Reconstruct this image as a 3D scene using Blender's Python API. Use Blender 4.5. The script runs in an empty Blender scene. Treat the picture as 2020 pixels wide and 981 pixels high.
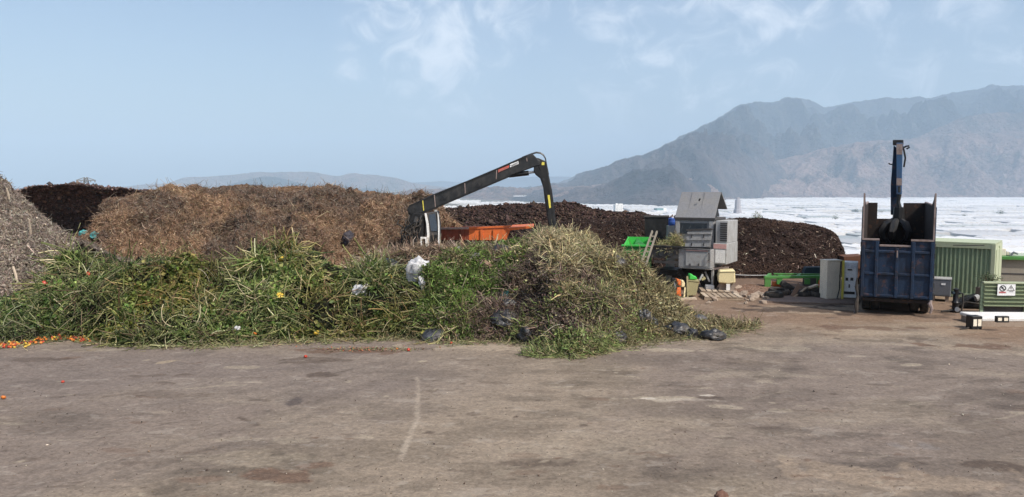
import bpy, bmesh, math, random
import numpy as np
from mathutils import Vector, Matrix

random.seed(7)
RNG = np.random.default_rng(11)
SC = bpy.context.scene
COL = SC.collection

# ------------------------------------------------------------------ camera
FPX, CX, CY, CAMH, HORY = 1500.0, 1010.0, 490.5, 4.3, 370.0
PIT = math.atan((CY - HORY) / FPX)
cam = bpy.data.cameras.new('camera')
cam.sensor_width = 36.0
cam.lens = FPX / 2020.0 * 36.0
cam.clip_start, cam.clip_end = 0.1, 60000.0
camo = bpy.data.objects.new('camera', cam)
COL.objects.link(camo)
camo.location = (0, 0, CAMH)
camo.rotation_euler = (math.pi / 2 - PIT, 0, 0)
SC.camera = camo

# ------------------------------------------------------------------ light
SUN_EL, SUN_AZ = math.radians(47), math.radians(135)      # azimuth clockwise from +Y
SDIR = Vector((math.sin(SUN_AZ) * math.cos(SUN_EL), math.cos(SUN_AZ) * math.cos(SUN_EL), math.sin(SUN_EL)))
sun = bpy.data.lights.new('sun', 'SUN')
sun.energy, sun.angle, sun.color = 3.7, math.radians(0.53), (1.0, 0.945, 0.87)
suno = bpy.data.objects.new('sun', sun)
suno.rotation_euler = SDIR.to_track_quat('Z', 'Y').to_euler()
COL.objects.link(suno)

SC.view_settings.view_transform = 'Standard'
SC.view_settings.look = 'None'
SC.view_settings.gamma = 1.0
SC.view_settings.exposure = 0.44
SC.render.engine = 'CYCLES'
SC.cycles.max_bounces = 5
SC.cycles.diffuse_bounces = 3
SC.cycles.volume_bounces = 3
SC.cycles.transparent_max_bounces = 8
SC.cycles.use_denoising = True
SC.cycles.sample_clamp_indirect = 4.0


class NT:
    """small helper round a node tree"""
    def __init__(s, tree):
        s.t = tree; s.N = tree.nodes; s.L = tree.links
    def n(s, kind, **kw):
        nd = s.N.new(kind)
        for k, v in kw.items():
            if k[0] == 'i' and k[1:].isdigit():
                s.set(nd.inputs[int(k[1:])], v)
            else:
                setattr(nd, k, v)
        return nd
    def set(s, sock, v):
        if hasattr(v, 'is_output') or isinstance(v, bpy.types.NodeSocket):
            s.L.new(v, sock)
        else:
            sock.default_value = v
    def noise(s, vec, scale, detail=4.0, rough=0.55, dist=0.0):
        nd = s.N.new('ShaderNodeTexNoise')
        if vec is not None: s.L.new(vec, nd.inputs['Vector'])
        nd.inputs['Scale'].default_value = scale
        nd.inputs['Detail'].default_value = detail
        nd.inputs['Roughness'].default_value = rough
        nd.inputs['Distortion'].default_value = dist
        return nd.outputs['Fac']
    def ramp(s, fac, a, b, va=0.0, vb=1.0):
        nd = s.N.new('ShaderNodeMapRange'); nd.interpolation_type = 'SMOOTHSTEP'
        s.L.new(fac, nd.inputs[0])
        for i, v in zip((1, 2, 3, 4), (a, b, va, vb)): nd.inputs[i].default_value = v
        return nd.outputs[0]
    def math(s, op, a, b=0.0, clamp=False):
        nd = s.N.new('ShaderNodeMath'); nd.operation = op; nd.use_clamp = clamp
        s.set(nd.inputs[0], a); s.set(nd.inputs[1], b)
        return nd.outputs[0]
    def mix(s, fac, a, b, mode='MIX'):
        nd = s.N.new('ShaderNodeMix'); nd.data_type = 'RGBA'; nd.blend_type = mode
        s.set(nd.inputs[0], fac)
        s.set(nd.inputs[6], (*a, 1) if isinstance(a, tuple) and len(a) == 3 else a)
        s.set(nd.inputs[7], (*b, 1) if isinstance(b, tuple) and len(b) == 3 else b)
        return nd.outputs[2]
    def mapping(s, vec, scale=(1, 1, 1), rot=(0, 0, 0), loc=(0, 0, 0)):
        nd = s.N.new('ShaderNodeMapping'); s.L.new(vec, nd.inputs[0])
        nd.inputs['Scale'].default_value = scale; nd.inputs['Rotation'].default_value = rot
        nd.inputs['Location'].default_value = loc
        return nd.outputs[0]


def ray(px, py):
    dx, dy = (px - CX) / FPX, (py - CY) / FPX
    return np.stack(np.broadcast_arrays(dx, math.cos(PIT) - dy * math.sin(PIT), -math.sin(PIT) - dy * math.cos(PIT)), -1)
def P(px, py, Y):
    """the world point seen at photo pixel (px, py) that stands Y metres ahead"""
    d = ray(np.asarray(px, float), np.asarray(py, float))
    return d * (np.asarray(Y, float) / d[..., 1])[..., None] + np.array([0, 0, CAMH])
def G(px, py, z=0.0):
    """the point of the level z seen at photo pixel (px, py)"""
    d = ray(np.asarray(px, float), np.asarray(py, float))
    return d * ((CAMH - z) / -d[..., 2])[..., None] + np.array([0, 0, CAMH])

# ------------------------------------------------------------------ sky
world = bpy.data.worlds.new('World'); SC.world = world; world.use_nodes = True
w = NT(world.node_tree); w.N.clear()
sky = w.n('ShaderNodeTexSky', sky_type='NISHITA')
sky.sun_disc = False
sky.sun_elevation, sky.sun_rotation = SUN_EL, SUN_AZ
sky.altitude, sky.air_density, sky.dust_density, sky.ozone_density = 100, 1.0, 3.0, 1.0
tc = w.n('ShaderNodeTexCoord').outputs['Generated']
sep = w.n('ShaderNodeSeparateXYZ'); w.L.new(tc, sep.inputs[0])
# thin broken cloud: noise on the direction sphere, gathered into a few patches by a second, slower noise
cl = w.noise(w.mapping(tc, (1, 1, 1.25), (0, 0.25, 0.1)), 17.0, 7.0, 0.6, 1.1)
def patch(px, py, rad):
    d = Vector(ray(px, py)).normalized()
    dp = w.n('ShaderNodeVectorMath', operation='DISTANCE'); w.L.new(tc, dp.inputs[0]); dp.inputs[1].default_value = d
    return w.ramp(dp.outputs['Value'], 0.0, rad, 1.0, 0.0)
acc = None
for px, py, rad, k in ((870, 80, .15, 1.0), (970, 20, .11, .9), (760, 40, .08, .7), (700, 125, .045, .75), (1590, 40, .07, .95), (1700, 10, .06, .7), (1900, 0, .07, .6), (2000, 150, .13, .45), (1850, 180, .12, .4), (1400, -150, .4, .8)):
    a = w.math('MULTIPLY', patch(px, py, rad), k)
    acc = a if acc is None else w.math('MAXIMUM', acc, a)
slow = w.ramp(w.noise(w.mapping(tc, (1, 1, 1), (0, 0, 0), (3.1, 1.7, 0.4)), 2.2, 3.0), 0.56, 0.72)
acc = w.math('MAXIMUM', acc, w.math('MULTIPLY', slow, w.ramp(sep.outputs[2], 0.3, 0.5)))
cov = w.math('MULTIPLY', w.ramp(w.math('ADD', cl, w.math('MULTIPLY', acc, 0.20)), 0.52, 0.92), w.ramp(acc, 0.0, 0.45))
cov = w.math('ADD', w.math('MULTIPLY', cov, 0.66), w.math('MULTIPLY', acc, 0.10))
skyc = w.mix(cov, sky.outputs[0], (7.2, 7.4, 7.8))
bg = w.n('ShaderNodeBackground'); w.L.new(skyc, bg.inputs[0]); bg.inputs[1].default_value = 0.115
out = w.n('ShaderNodeOutputWorld'); w.L.new(bg.outputs[0], out.inputs[0])

# ------------------------------------------------------------------ helpers
def hash3(ix, iy, iz, seed=0):
    h = (ix.astype(np.uint32) * np.uint32(374761393) + iy.astype(np.uint32) * np.uint32(668265263)
         + iz.astype(np.uint32) * np.uint32(2147483647) + np.uint32(seed * 974711 + 1013))
    h = (h ^ (h >> np.uint32(13))) * np.uint32(1274126177)
    h = h ^ (h >> np.uint32(16))
    h = h * np.uint32(2246822519); h = h ^ (h >> np.uint32(15))
    return h.astype(np.float64) / 4294967295.0
def vnoise(p, seed=0):
    p = np.asarray(p, float)
    i = np.floor(p).astype(np.int64); f = p - i
    u = f * f * f * (f * (f * 6 - 15) + 10)
    i = i & 0xffffffff
    r = 0
    for a in (0, 1):
        for b in (0, 1):
            for c in (0, 1):
                wgt = (u[..., 0] if a else 1 - u[..., 0]) * (u[..., 1] if b else 1 - u[..., 1]) * (u[..., 2] if c else 1 - u[..., 2])
                r = r + wgt * hash3((i[..., 0] + a) & 0xffffffff, (i[..., 1] + b) & 0xffffffff, (i[..., 2] + c) & 0xffffffff, seed)
    return r * 2 - 1
def fbm(p, octv=4, lac=2.03, gain=0.5, seed=0, ridge=False):
    p = np.asarray(p, float); r = 0; a = 1.0
    for k in range(octv):
        v = vnoise(p, seed + k)
        r = r + a * ((1 - 2 * np.abs(v)) if ridge else v)
        p = p * lac + 17.3; a *= gain
    return r
def p3(x, y, z=0.0, s=1.0):
    x, y = np.broadcast_arrays(x, y)
    return np.stack([x, y, np.full(x.shape, z) if np.isscalar(z) else z], -1) * s
def norm(v): return v / np.maximum(np.linalg.norm(v, axis=-1, keepdims=True), 1e-9)
def sstep(a, b, x):
    t = np.clip((x - a) / (b - a), 0, 1); return t * t * (3 - 2 * t)

def np_mesh(name, verts, faces, mat, col=None, parent=None, smooth=False):
    """verts (n,3); faces: list of int arrays (m,3) or (m,4)"""
    me = bpy.data.meshes.new(name)
    faces = [f for f in faces if len(f)]
    nl = sum(f.size for f in faces); nf = sum(len(f) for f in faces)
    me.vertices.add(len(verts)); me.loops.add(nl); me.polygons.add(nf)
    me.vertices.foreach_set('co', np.ascontiguousarray(verts, dtype=np.float32).ravel())
    me.loops.foreach_set('vertex_index', np.concatenate([f.ravel() for f in faces]).astype(np.int32))
    st = []; o = 0
    for f in faces:
        st.append(o + np.arange(len(f)) * f.shape[1]); o += f.size
    me.polygons.foreach_set('loop_start', np.concatenate(st).astype(np.int32))
    if smooth: me.polygons.foreach_set('use_smooth', np.ones(nf, dtype=bool))
    me.update(calc_edges=True)
    if col is not None:
        at = me.attributes.new('col', 'FLOAT_COLOR', 'POINT')
        c = np.ones((len(verts), 4), np.float32); c[:, :3] = col
        at.data.foreach_set('color', c.ravel())
    if mat: me.materials.append(mat)
    ob = bpy.data.objects.new(name, me); COL.objects.link(ob)
    if parent: ob.parent = parent
    return ob
def grid_faces(nu, nv):
    i = (np.arange(nu - 1)[:, None] * nv + np.arange(nv - 1)[None, :]).ravel()
    return np.stack([i, i + nv, i + nv + 1, i + 1], -1)

def tag(o, label=None, cat=None, group=None, kind=None):
    if label: o['label'] = label
    if cat: o['category'] = cat
    if group: o['group'] = group
    if kind: o['kind'] = kind
    return o
def empty(name, loc, yaw=0.0, label=None, cat=None, group=None):
    o = bpy.data.objects.new(name, None); COL.objects.link(o)
    o.empty_display_size = 0.2
    o.location = loc; o.rotation_euler = (0, 0, yaw)
    return tag(o, label, cat, group)
def copy_tree(o, parent=None):
    c = o.copy(); COL.objects.link(c)
    if parent: c.parent = parent
    for ch in list(o.children): copy_tree(ch, c)
    return c

class MB:
    """collects simple solids and links them as ONE mesh object"""
    def __init__(s): s.v = []; s.f = []
    def add(s, vs, fs):
        o = len(s.v); s.v += [tuple(map(float, v)) for v in vs]; s.f += [tuple(i + o for i in f) for f in fs]; return s
    def box(s, x0, x1, y0, y1, z0, z1):
        return s.add([(x0, y0, z0), (x1, y0, z0), (x1, y1, z0), (x0, y1, z0), (x0, y0, z1), (x1, y0, z1), (x1, y1, z1), (x0, y1, z1)],
                     [(0, 3, 2, 1), (4, 5, 6, 7), (0, 1, 5, 4), (1, 2, 6, 5), (2, 3, 7, 6), (3, 0, 4, 7)])
    def beam(s, a, b, w_, h_, up=(0, 0, 1)):
        a, b = Vector(a), Vector(b); t = (b - a).normalized(); u = Vector(up)
        if abs(t.dot(u)) > .95: u = Vector((0, 1, 0))
        r = t.cross(u).normalized() * (w_ / 2); q = r.cross(t).normalized() * (h_ / 2)
        vs = [p + r * i + q * j for p in (a, b) for i, j in ((-1, -1), (1, -1), (1, 1), (-1, 1))]
        return s.add(vs, [(3, 2, 1, 0), (4, 5, 6, 7), (0, 1, 5, 4), (1, 2, 6, 5), (2, 3, 7, 6), (3, 0, 4, 7)])
    def cyl(s, a, b, r0, r1=None, n=12):
        return s.tube([a, b], [r0, r0 if r1 is None else r1], n)
    def tube(s, pts, r, n=6):
        pts = [Vector(p) for p in pts]; m = len(pts)
        if not hasattr(r, '__len__'): r = [r] * m
        vs = []; ref = None
        for i, p in enumerate(pts):
            t = (pts[min(i + 1, m - 1)] - pts[max(i - 1, 0)]).normalized()
            if ref is None: ref = Vector((0, 0, 1)) if abs(t.z) < .9 else Vector((0, 1, 0))
            a = t.cross(ref).normalized(); b = a.cross(t); ref = b
            vs += [p + (a * math.cos(2 * math.pi * k / n) + b * math.sin(2 * math.pi * k / n)) * r[i] for k in range(n)]
        fs = [(i * n + k, i * n + (k + 1) % n, (i + 1) * n + (k + 1) % n, (i + 1) * n + k) for i in range(m - 1) for k in range(n)]
        fs += [tuple(range(n))[::-1], tuple((m - 1) * n + k for k in range(n))]
        return s.add(vs, fs)
    def prism(s, pts, y0, y1):
        """outline of (x, z) points, extruded from y0 to y1"""
        n = len(pts)
        vs = [(x, y0, z) for x, z in pts] + [(x, y1, z) for x, z in pts]
        return s.add(vs, [tuple(range(n)), tuple(range(2 * n - 1, n - 1, -1))] + [(i, i + n, (i + 1) % n + n, (i + 1) % n) for i in range(n)])
    def lathe(s, prof, n=16, c=(0, 0, 0), axis='z'):
        """(radius, height) profile turned round an axis"""
        vs = []
        for r, h in prof:
            for k in range(n):
                a = 2 * math.pi * k / n; x, y = r * math.cos(a), r * math.sin(a)
                vs.append({'z': (c[0] + x, c[1] + y, c[2] + h), 'x': (c[0] + h, c[1] + x, c[2] + y), 'y': (c[0] + x, c[1] + h, c[2] + y)}[axis])
        m = len(prof)
        fs = [(i * n + k, i * n + (k + 1) % n, (i + 1) * n + (k + 1) % n, (i + 1) * n + k) for i in range(m - 1) for k in range(n)]
        if tuple(prof[0]) == tuple(prof[-1]): return s.add(vs, fs)
        if prof[0][0] > 1e-4: fs.append(tuple(range(n))[::-1])
        if prof[-1][0] > 1e-4: fs.append(tuple((m - 1) * n + k for k in range(n)))
        return s.add(vs, fs)
    def build(s, name, mat, parent=None, bevel=0.0, smooth=False):
        me = bpy.data.meshes.new(name); me.from_pydata(s.v, [], s.f)
        bm = bmesh.new(); bm.from_mesh(me)
        bmesh.ops.remove_doubles(bm, verts=bm.verts, dist=1e-5)
        bmesh.ops.recalc_face_normals(bm, faces=bm.faces)
        if bevel:
            ed = [e for e in bm.edges if len(e.link_faces) == 2 and e.calc_face_angle(0) > 0.6]
            bmesh.ops.bevel(bm, geom=ed, offset=bevel, segments=1, affect='EDGES', clamp_overlap=True)
        bm.to_mesh(me); bm.free()
        if smooth:
            me.polygons.foreach_set('use_smooth', [True] * len(me.polygons))
            me.set_sharp_from_angle(angle=math.radians(40))
        me.materials.append(mat)
        o = bpy.data.objects.new(name, me); COL.objects.link(o)
        if parent: o.parent = parent
        return o

class Frame:
    """a thing's own axes: origin on the ground, x along its face, y away from the viewer's side"""
    def __init__(s, o, deg):
        s.o = Vector(o); a = math.radians(deg); s.yaw = -a
        s.ax = Vector((math.cos(a), -math.sin(a), 0)); s.ay = Vector((math.sin(a), math.cos(a), 0))
    def uv(s, px, py, y=0.0):
        """local (x, z) where the sight line through a photo pixel meets the plane y"""
        d = Vector(ray(px, py)); c = Vector((0, 0, CAMH)) - s.o
        t = (y - c.dot(s.ay)) / d.dot(s.ay); q = c + d * t
        return q.dot(s.ax), q.z
    def pt(s, px, py, y=0.0):
        x, z = s.uv(px, py, y); return (x, y, z)
    def root(s, name, label, cat, group=None):
        return empty(name, s.o, s.yaw, label, cat, group)

# ------------------------------------------------------------------ materials
MATS = {}
def newmat(name):
    m = bpy.data.materials.new(name); m.use_nodes = True
    t = NT(m.node_tree); b = t.N['Principled BSDF']; MATS[name] = m
    return m, t, b
def paint(name, base, rough=0.5, metal=0.0, dirt=(0.16, 0.12, 0.085), amt=0.45, scale=2.2, bump=0.15, var=0.18, rust=0.0, spec=0.4):
    """worn painted surface: tone variation, dust and stains, optional rust blotches, a little relief"""
    m, t, b = newmat(name)
    o = t.n('ShaderNodeTexCoord').outputs['Object']
    n1 = t.noise(o, scale, 6, .62)
    n2 = t.noise(t.mapping(o, (1, 1, .35)), scale * 3.1, 5, .65, .4)
    n3 = t.noise(o, scale * 17, 3, .6)
    c = t.mix(t.ramp(n3, .3, .7), tuple(v * (1 - var) for v in base), tuple(min(1, v * (1 + var)) for v in base))
    c = t.mix(t.math('MULTIPLY', t.ramp(t.math('ADD', t.math('MULTIPLY', n1, .5), t.math('MULTIPLY', n2, .5)), .44, .64), amt), c, dirt)
    if rust: c = t.mix(t.math('MULTIPLY', t.ramp(t.noise(o, scale * 2.3, 7, .7), .56, .62), rust), c, (.16, .065, .03))
    t.L.new(c, b.inputs['Base Color'])
    t.L.new(t.ramp(n2, .3, .7, max(.05, rough - .12), min(1, rough + .2)), b.inputs['Roughness'])
    b.inputs['Metallic'].default_value = metal
    b.inputs['Specular IOR Level'].default_value = spec
    if bump:
        bp = t.n('ShaderNodeBump'); bp.inputs['Strength'].default_value = bump; bp.inputs['Distance'].default_value = .03
        t.L.new(t.math('ADD', n1, t.math('MULTIPLY', n3, .3)), bp.inputs['Height']); t.L.new(bp.outputs[0], b.inputs['Normal'])
    return m
def attr_mat(name, rough=0.65, trans=0.0, spec=0.3, bump=0.0, bscale=30.0):
    m, t, b = newmat(name)
    a = t.n('ShaderNodeAttribute', attribute_name='col').outputs['Color']
    t.L.new(a, b.inputs['Base Color'])
    b.inputs['Roughness'].default_value = rough; b.inputs['Specular IOR Level'].default_value = spec
    if bump:
        g = t.n('ShaderNodeNewGeometry').outputs['Position']
        n1 = t.noise(g, bscale, 5, .65); n2 = t.noise(g, bscale * .2, 4, .6)
        c = t.mix(t.ramp(n1, .3, .7), t.mix(1.0, a, (.45, .45, .45), 'MULTIPLY'), t.mix(1.0, a, (1.45, 1.4, 1.35), 'MULTIPLY'))
        t.L.new(t.mix(t.ramp(n2, .35, .65), c, t.mix(1.0, c, (.8, .72, .68), 'MULTIPLY')), b.inputs['Base Color'])
        bp = t.n('ShaderNodeBump'); bp.inputs['Strength'].default_value = bump; bp.inputs['Distance'].default_value = .12
        t.L.new(t.math('ADD', n1, n2), bp.inputs['Height']); t.L.new(bp.outputs[0], b.inputs['Normal'])
    if trans:
        tr = t.n('ShaderNodeBsdfTranslucent'); t.L.new(a, tr.inputs[0])
        mx = t.n('ShaderNodeMixShader'); mx.inputs[0].default_value = trans
        t.L.new(b.outputs[0], mx.inputs[1]); t.L.new(tr.outputs[0], mx.inputs[2])
        t.L.new(mx.outputs[0], t.N['Material Output'].inputs[0])
    return m
# ================================================================== the yard
def gnoise_col(c0, c1, f): return np.array(c0)[None] * (1 - f[..., None]) + np.array(c1)[None] * f[..., None]
def axis(lo, hi, a, b, fine, coarse):
    return np.unique(np.round(np.concatenate([np.arange(lo, a, coarse), np.arange(a, b, fine), np.arange(b, hi + coarse, coarse)]), 4))
xs = axis(-46, 50, -17, 18.5, .05, 1.0)
ys = axis(2, 74, 9.4, 29, .05, .8)
X, Y = np.meshgrid(xs, ys, indexing='ij')
base = gnoise_col((.285, .235, .190), (.225, .185, .162), sstep(-.5, .5, fbm(p3(X, Y, 0, .22), 4)))
f = sstep(.05, .6, fbm(p3(X * .6, Y, 3, .5), 5)); base = base * (1 - .30 * f[..., None]) + np.array((.345, .29, .225)) * .30 * f[..., None]
f = sstep(.0, .55, fbm(p3(X * .55, Y, 9, .9), 5, seed=4)); base = base * (1 - .2 * f[..., None])
f = sstep(.35, .75, fbm(p3(X * .5, Y, 5, 1.7), 5, seed=9)); base = base * (1 - .28 * f[..., None])
# purple-grey worn middle left, brown soil towards the machines
u = CX + FPX * X / np.maximum(Y, 1)
f = sstep(14, 16.5, Y) * sstep(21.5, 18, Y) * sstep(1.5, -3, X) * .6
base = base * (1 - f[..., None]) + np.array((.205, .172, .160)) * f[..., None]
nb = fbm(p3(X, Y, 1, .35), 4, seed=3)
f = sstep(19.5, 25, Y + nb * 2.2 + (X - 9) * .12) * sstep(4.5, 7.5, X)
base = base * (1 - .85 * f[..., None]) + np.array((.235, .160, .112)) * .85 * f[..., None]
f = sstep(28, 34, Y + nb) ; base = base * (1 - .6 * f[..., None]) + np.array((.16, .105, .08)) * .6 * f[..., None]
f = sstep(.1, .6, fbm(p3(X * .35, Y, 7, .8), 4, seed=6)) * sstep(6, 9, X) * sstep(17, 21, Y) * .5
base = base * (1 - f[..., None]) + np.array((.36, .295, .225)) * f[..., None]
# stains with a shape of their own, plus painted shade by the truck: (px, py, half width px, half height px, tilt, colour, strength)
wet, pale, brown = (.10, .075, .062), (.38, .33, .265), (.15, .095, .07)
stains = [(540, 940, 68, 13, .10, brown, .8), (625, 920, 40, 6, .2, brown, .7), (1075, 912, 75, 6, 0, wet, .6), (1940, 917, 90, 7, -.06, wet, .85), (635, 737, 42, 6, 0, wet, .75),
          (585, 711, 60, 5, -.06, wet, .6), (700, 692, 110, 5, 0, brown, .75), (580, 794, 18, 10, 0, (.085, .07, .07), .75), (608, 794, 6, 5, 0, wet, .6), (395, 947, 45, 7, 0, brown, .45),
          (340, 712, 32, 6, 0, (.40, .33, .24), .6), (60, 710, 60, 4, 0, wet, .5), (330, 785, 70, 10, 0, wet, .4), (300, 742, 45, 4, 0, wet, .5), (45, 905, 30, 5, 0, wet, .5), (40, 880, 20, 4, 0, wet, .5),
          (300, 913, 40, 6, 0, wet, .5), (850, 853, 12, 4, .2, wet, .8), (435, 885, 30, 5, 0, wet, .3), (1530, 845, 25, 4, 0, wet, .6), (1400, 787, 22, 5, 0, wet, .6), (1300, 786, 55, 5, -.05, pale, .75), (1420, 803, 30, 3, -.2, pale, .6),
          (1260, 744, 60, 4, 0, pale, .6), (1340, 692, 50, 4, .0, pale, .75), (1900, 683, 60, 6, 0, brown, .8), (1960, 681, 30, 4, 0, brown, .7), (1690, 646, 75, 5, -.1, brown, .7), (1640, 648, 18, 5, 0, brown, .5), (1545, 690, 50, 4, 0, pale, .5),
          (1830, 687, 20, 3, 0, pale, .8), (1800, 720, 20, 3, 0, pale, .7), (1680, 940, 160, 22, 0, (.34, .27, .21), .55), (1850, 870, 60, 10, 0, brown, .3), (1830, 880, 40, 16, 0, (.26, .24, .24), .5), (2000, 770, 40, 12, 0, brown, .4),
          (830, 714, 12, 2, 0, pale, .9), (480, 725, 30, 3, 0, pale, .5), (150, 690, 60, 3, 0, pale, .5), (500, 755, 30, 3, 0, (.4, .35, .3), .5), (1180, 735, 70, 5, 0, wet, .25), (1450, 712, 100, 5, 0, wet, .3), (1330, 628, 200, 6, 0, brown, .3),
          (950, 685, 160, 6, 0, (.38, .32, .26), .7), (1060, 680, 60, 5, 0, (.37, .31, .25), .6), (480, 905, 120, 14, 0, (.34, .29, .23), .35), (480, 868, 90, 6, 0, pale, .35), (1500, 740, 140, 9, 0, pale, .28), (1180, 880, 200, 20, 0, pale, .2)]
stains += [(1600, 611, 92, 10, -.05, (.06, .04, .032), .8), (1760, 618, 90, 8, 0, (.07, .048, .038), .6), (1915, 606, 40, 12, 0, (.07, .05, .04), .7), (1345, 790, 60, 2.4, -.1, (.46, .41, .36), .5), (1280, 786, 20, 2.2, 0, (.55, .5, .45), .9), (1393, 781, 14, 2, 0, (.55, .5, .45), .8)]  # first three: oily dark ground, also painted to deepen shade by truck and container
for k in range(420):
    py = random.uniform(655, 980); sm = random.random() < .62
    stains.append((random.uniform(-20, 2040), py, (random.uniform(2.5, 8) if sm else random.uniform(9, 34)) * (py / 850), (random.uniform(.8, 1.7) if sm else random.uniform(1.4, 3.6)) * (py / 850), random.uniform(-.25, .25), random.choice((wet, wet, wet, brown, pale)), random.uniform(.35, .8) if sm else random.uniform(.2, .55)))
NX, NY = fbm(p3(X, Y, 2, 1.6), 4, seed=21), fbm(p3(X, Y, 6, 1.6), 4, seed=31)
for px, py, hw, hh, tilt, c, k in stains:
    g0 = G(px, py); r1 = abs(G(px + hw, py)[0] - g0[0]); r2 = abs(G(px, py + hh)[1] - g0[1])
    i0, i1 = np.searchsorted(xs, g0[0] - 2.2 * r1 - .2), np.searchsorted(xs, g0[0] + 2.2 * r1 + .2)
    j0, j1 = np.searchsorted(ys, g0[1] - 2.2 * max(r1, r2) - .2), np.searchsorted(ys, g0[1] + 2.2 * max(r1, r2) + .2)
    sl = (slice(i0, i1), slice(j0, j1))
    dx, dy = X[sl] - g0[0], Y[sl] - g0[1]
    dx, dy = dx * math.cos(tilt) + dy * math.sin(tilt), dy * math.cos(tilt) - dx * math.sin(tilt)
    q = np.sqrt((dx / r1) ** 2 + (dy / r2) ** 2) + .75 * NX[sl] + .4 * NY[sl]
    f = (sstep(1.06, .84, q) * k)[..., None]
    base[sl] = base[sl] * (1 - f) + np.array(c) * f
def scratch(pts, half, c, k):
    g = [G(a, b) for a, b in pts]
    best = np.full(X.shape, 9.0)
    for a, b in zip(g[:-1], g[1:]):
        d = (b - a)[:2]; L = d @ d
        t = np.clip(((X - a[0]) * d[0] + (Y - a[1]) * d[1]) / L, 0, 1)
        best = np.minimum(best, np.hypot(X - a[0] - t * d[0] + .03 * NX, Y - a[1] - t * d[1]))
    f = (sstep(half * 1.5, half * .4, best) * k * (.6 + .4 * sstep(-.4, .3, NY)))[..., None]
    base[:] = base * (1 - f) + np.array(c) * f
scratch([(824, 745), (826, 790), (820, 830), (803, 870), (796, 905)], .045, (.44, .38, .32), .7)
scratch([(812, 872), (845, 866), (875, 860)], .04, (.40, .34, .28), .5)
scratch([(472, 822), (508, 838)], .05, wet, .8)
scratch([(930, 865), (1010, 893)], .03, (.40, .34, .28), .5)
scratch([(660, 738), (705, 728)], .04, wet, .7)
for a_, b_, c_, d_ in ((60, 960, 900, 700), (150, 965, 960, 700), (1250, 975, 1560, 655), (1350, 975, 1610, 655), (300, 800, 760, 712), (360, 812, 800, 716), (1500, 900, 1990, 760), (1560, 930, 2010, 780)):
    pts_ = [(a_ + (c_ - a_) * q, b_ + (d_ - b_) * q + 10 * math.sin(q * 3)) for q in (0, .25, .5, .75, 1)]
    scratch(pts_, .16, (.11, .09, .08), .22)
for k in range(26):
    px, py = random.uniform(0, 2000), random.uniform(700, 950); l = random.uniform(25, 120); s_ = random.uniform(-.25, .25)
    scratch([(px, py), (px + l * .5, py + l * .5 * s_ + random.uniform(-3, 3)), (px + l, py + l * s_)], random.uniform(.02, .06), random.choice((wet, pale, pale)), random.uniform(.2, .45))
Z = .012 * fbm(p3(X, Y, 0, .8), 3) + .006 * fbm(p3(X, Y, 0, 4.0), 2)
edge_ = 45.5 + 30 * sstep(.30, .12, X / np.maximum(Y, 1)) + .8 * fbm(p3(X, Y, 0, .3), 3)
Z = Z - np.maximum(Y - edge_, 0) * .55
m, t, b = newmat('yard_concrete')
a = t.n('ShaderNodeAttribute', attribute_name='col').outputs['Color']
pos = t.n('ShaderNodeNewGeometry').outputs['Position']
n1 = t.noise(pos, 9.0, 6, .7); n2 = t.noise(t.mapping(pos, (.6, 1.2, 1)), 34.0, 4, .7); n3 = t.noise(pos, 2.2, 6, .65, .5)
v1 = t.n('ShaderNodeTexVoronoi'); t.L.new(t.mapping(pos, (.8, 1.2, 1)), v1.inputs['Vector']); v1.inputs['Scale'].default_value = 5.5; v1.inputs['Randomness'].default_value = 1.0
v2 = t.n('ShaderNodeTexVoronoi'); t.L.new(pos, v2.inputs['Vector']); v2.inputs['Scale'].default_value = 21.0
c = t.mix(1.0, a, t.mix(t.ramp(n1, .25, .75), (.665, .645, .60), (1.13, 1.09, 1.01)), 'MULTIPLY')
c = t.mix(1.0, c, t.mix(t.ramp(n2, .25, .75), (.74, .74, .74), (1.2, 1.2, 1.2)), 'MULTIPLY')
n4 = t.noise(t.mapping(pos, (.7, 1.1, 1)), 1.7, 9, .72, .3)
c = t.mix(t.math('MULTIPLY', t.ramp(n4, .545, .575), .20), c, t.mix(1.0, c, (.45, .43, .42), 'MULTIPLY'))
c = t.mix(t.math('MULTIPLY', t.ramp(n4, .425, .395), .22), c, (.42, .37, .31))
n5 = t.noise(t.mapping(pos, (.55, 1.5, 1)), 7.5, 7, .75, .2)
c = t.mix(t.math('MULTIPLY', t.ramp(n5, .63, .66), .55), c, (.085, .068, .060))
c = t.mix(t.math('MULTIPLY', t.ramp(n5, .355, .33), .40), c, (.46, .41, .35))
c = t.mix(t.math('MULTIPLY', t.ramp(n3, .55, .75), .35), c, t.mix(1.0, c, (.55, .52, .5), 'MULTIPLY'))
spot = t.math('MULTIPLY', t.ramp(v1.outputs['Distance'], .16, .06), t.ramp(n3, .48, .60))
c = t.mix(t.math('MULTIPLY', spot, .75), c, (.07, .052, .045))
chip = t.math('MULTIPLY', t.ramp(v2.outputs['Distance'], .14, .05), t.ramp(n1, .5, .62))
c = t.mix(t.math('MULTIPLY', chip, .55), c, (.48, .43, .36))
t.L.new(c, b.inputs['Base Color']); b.inputs['Roughness'].default_value = .88; b.inputs['Specular IOR Level'].default_value = .25
bp = t.n('ShaderNodeBump'); bp.inputs['Strength'].default_value = .55; bp.inputs['Distance'].default_value = .02
t.L.new(t.math('ADD', n1, t.math('MULTIPLY', n2, .6)), bp.inputs['Height']); t.L.new(bp.outputs[0], b.inputs['Normal'])
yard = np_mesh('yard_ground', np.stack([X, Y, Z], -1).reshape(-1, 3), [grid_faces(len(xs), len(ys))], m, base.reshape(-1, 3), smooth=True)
tag(yard, kind='structure')

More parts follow.
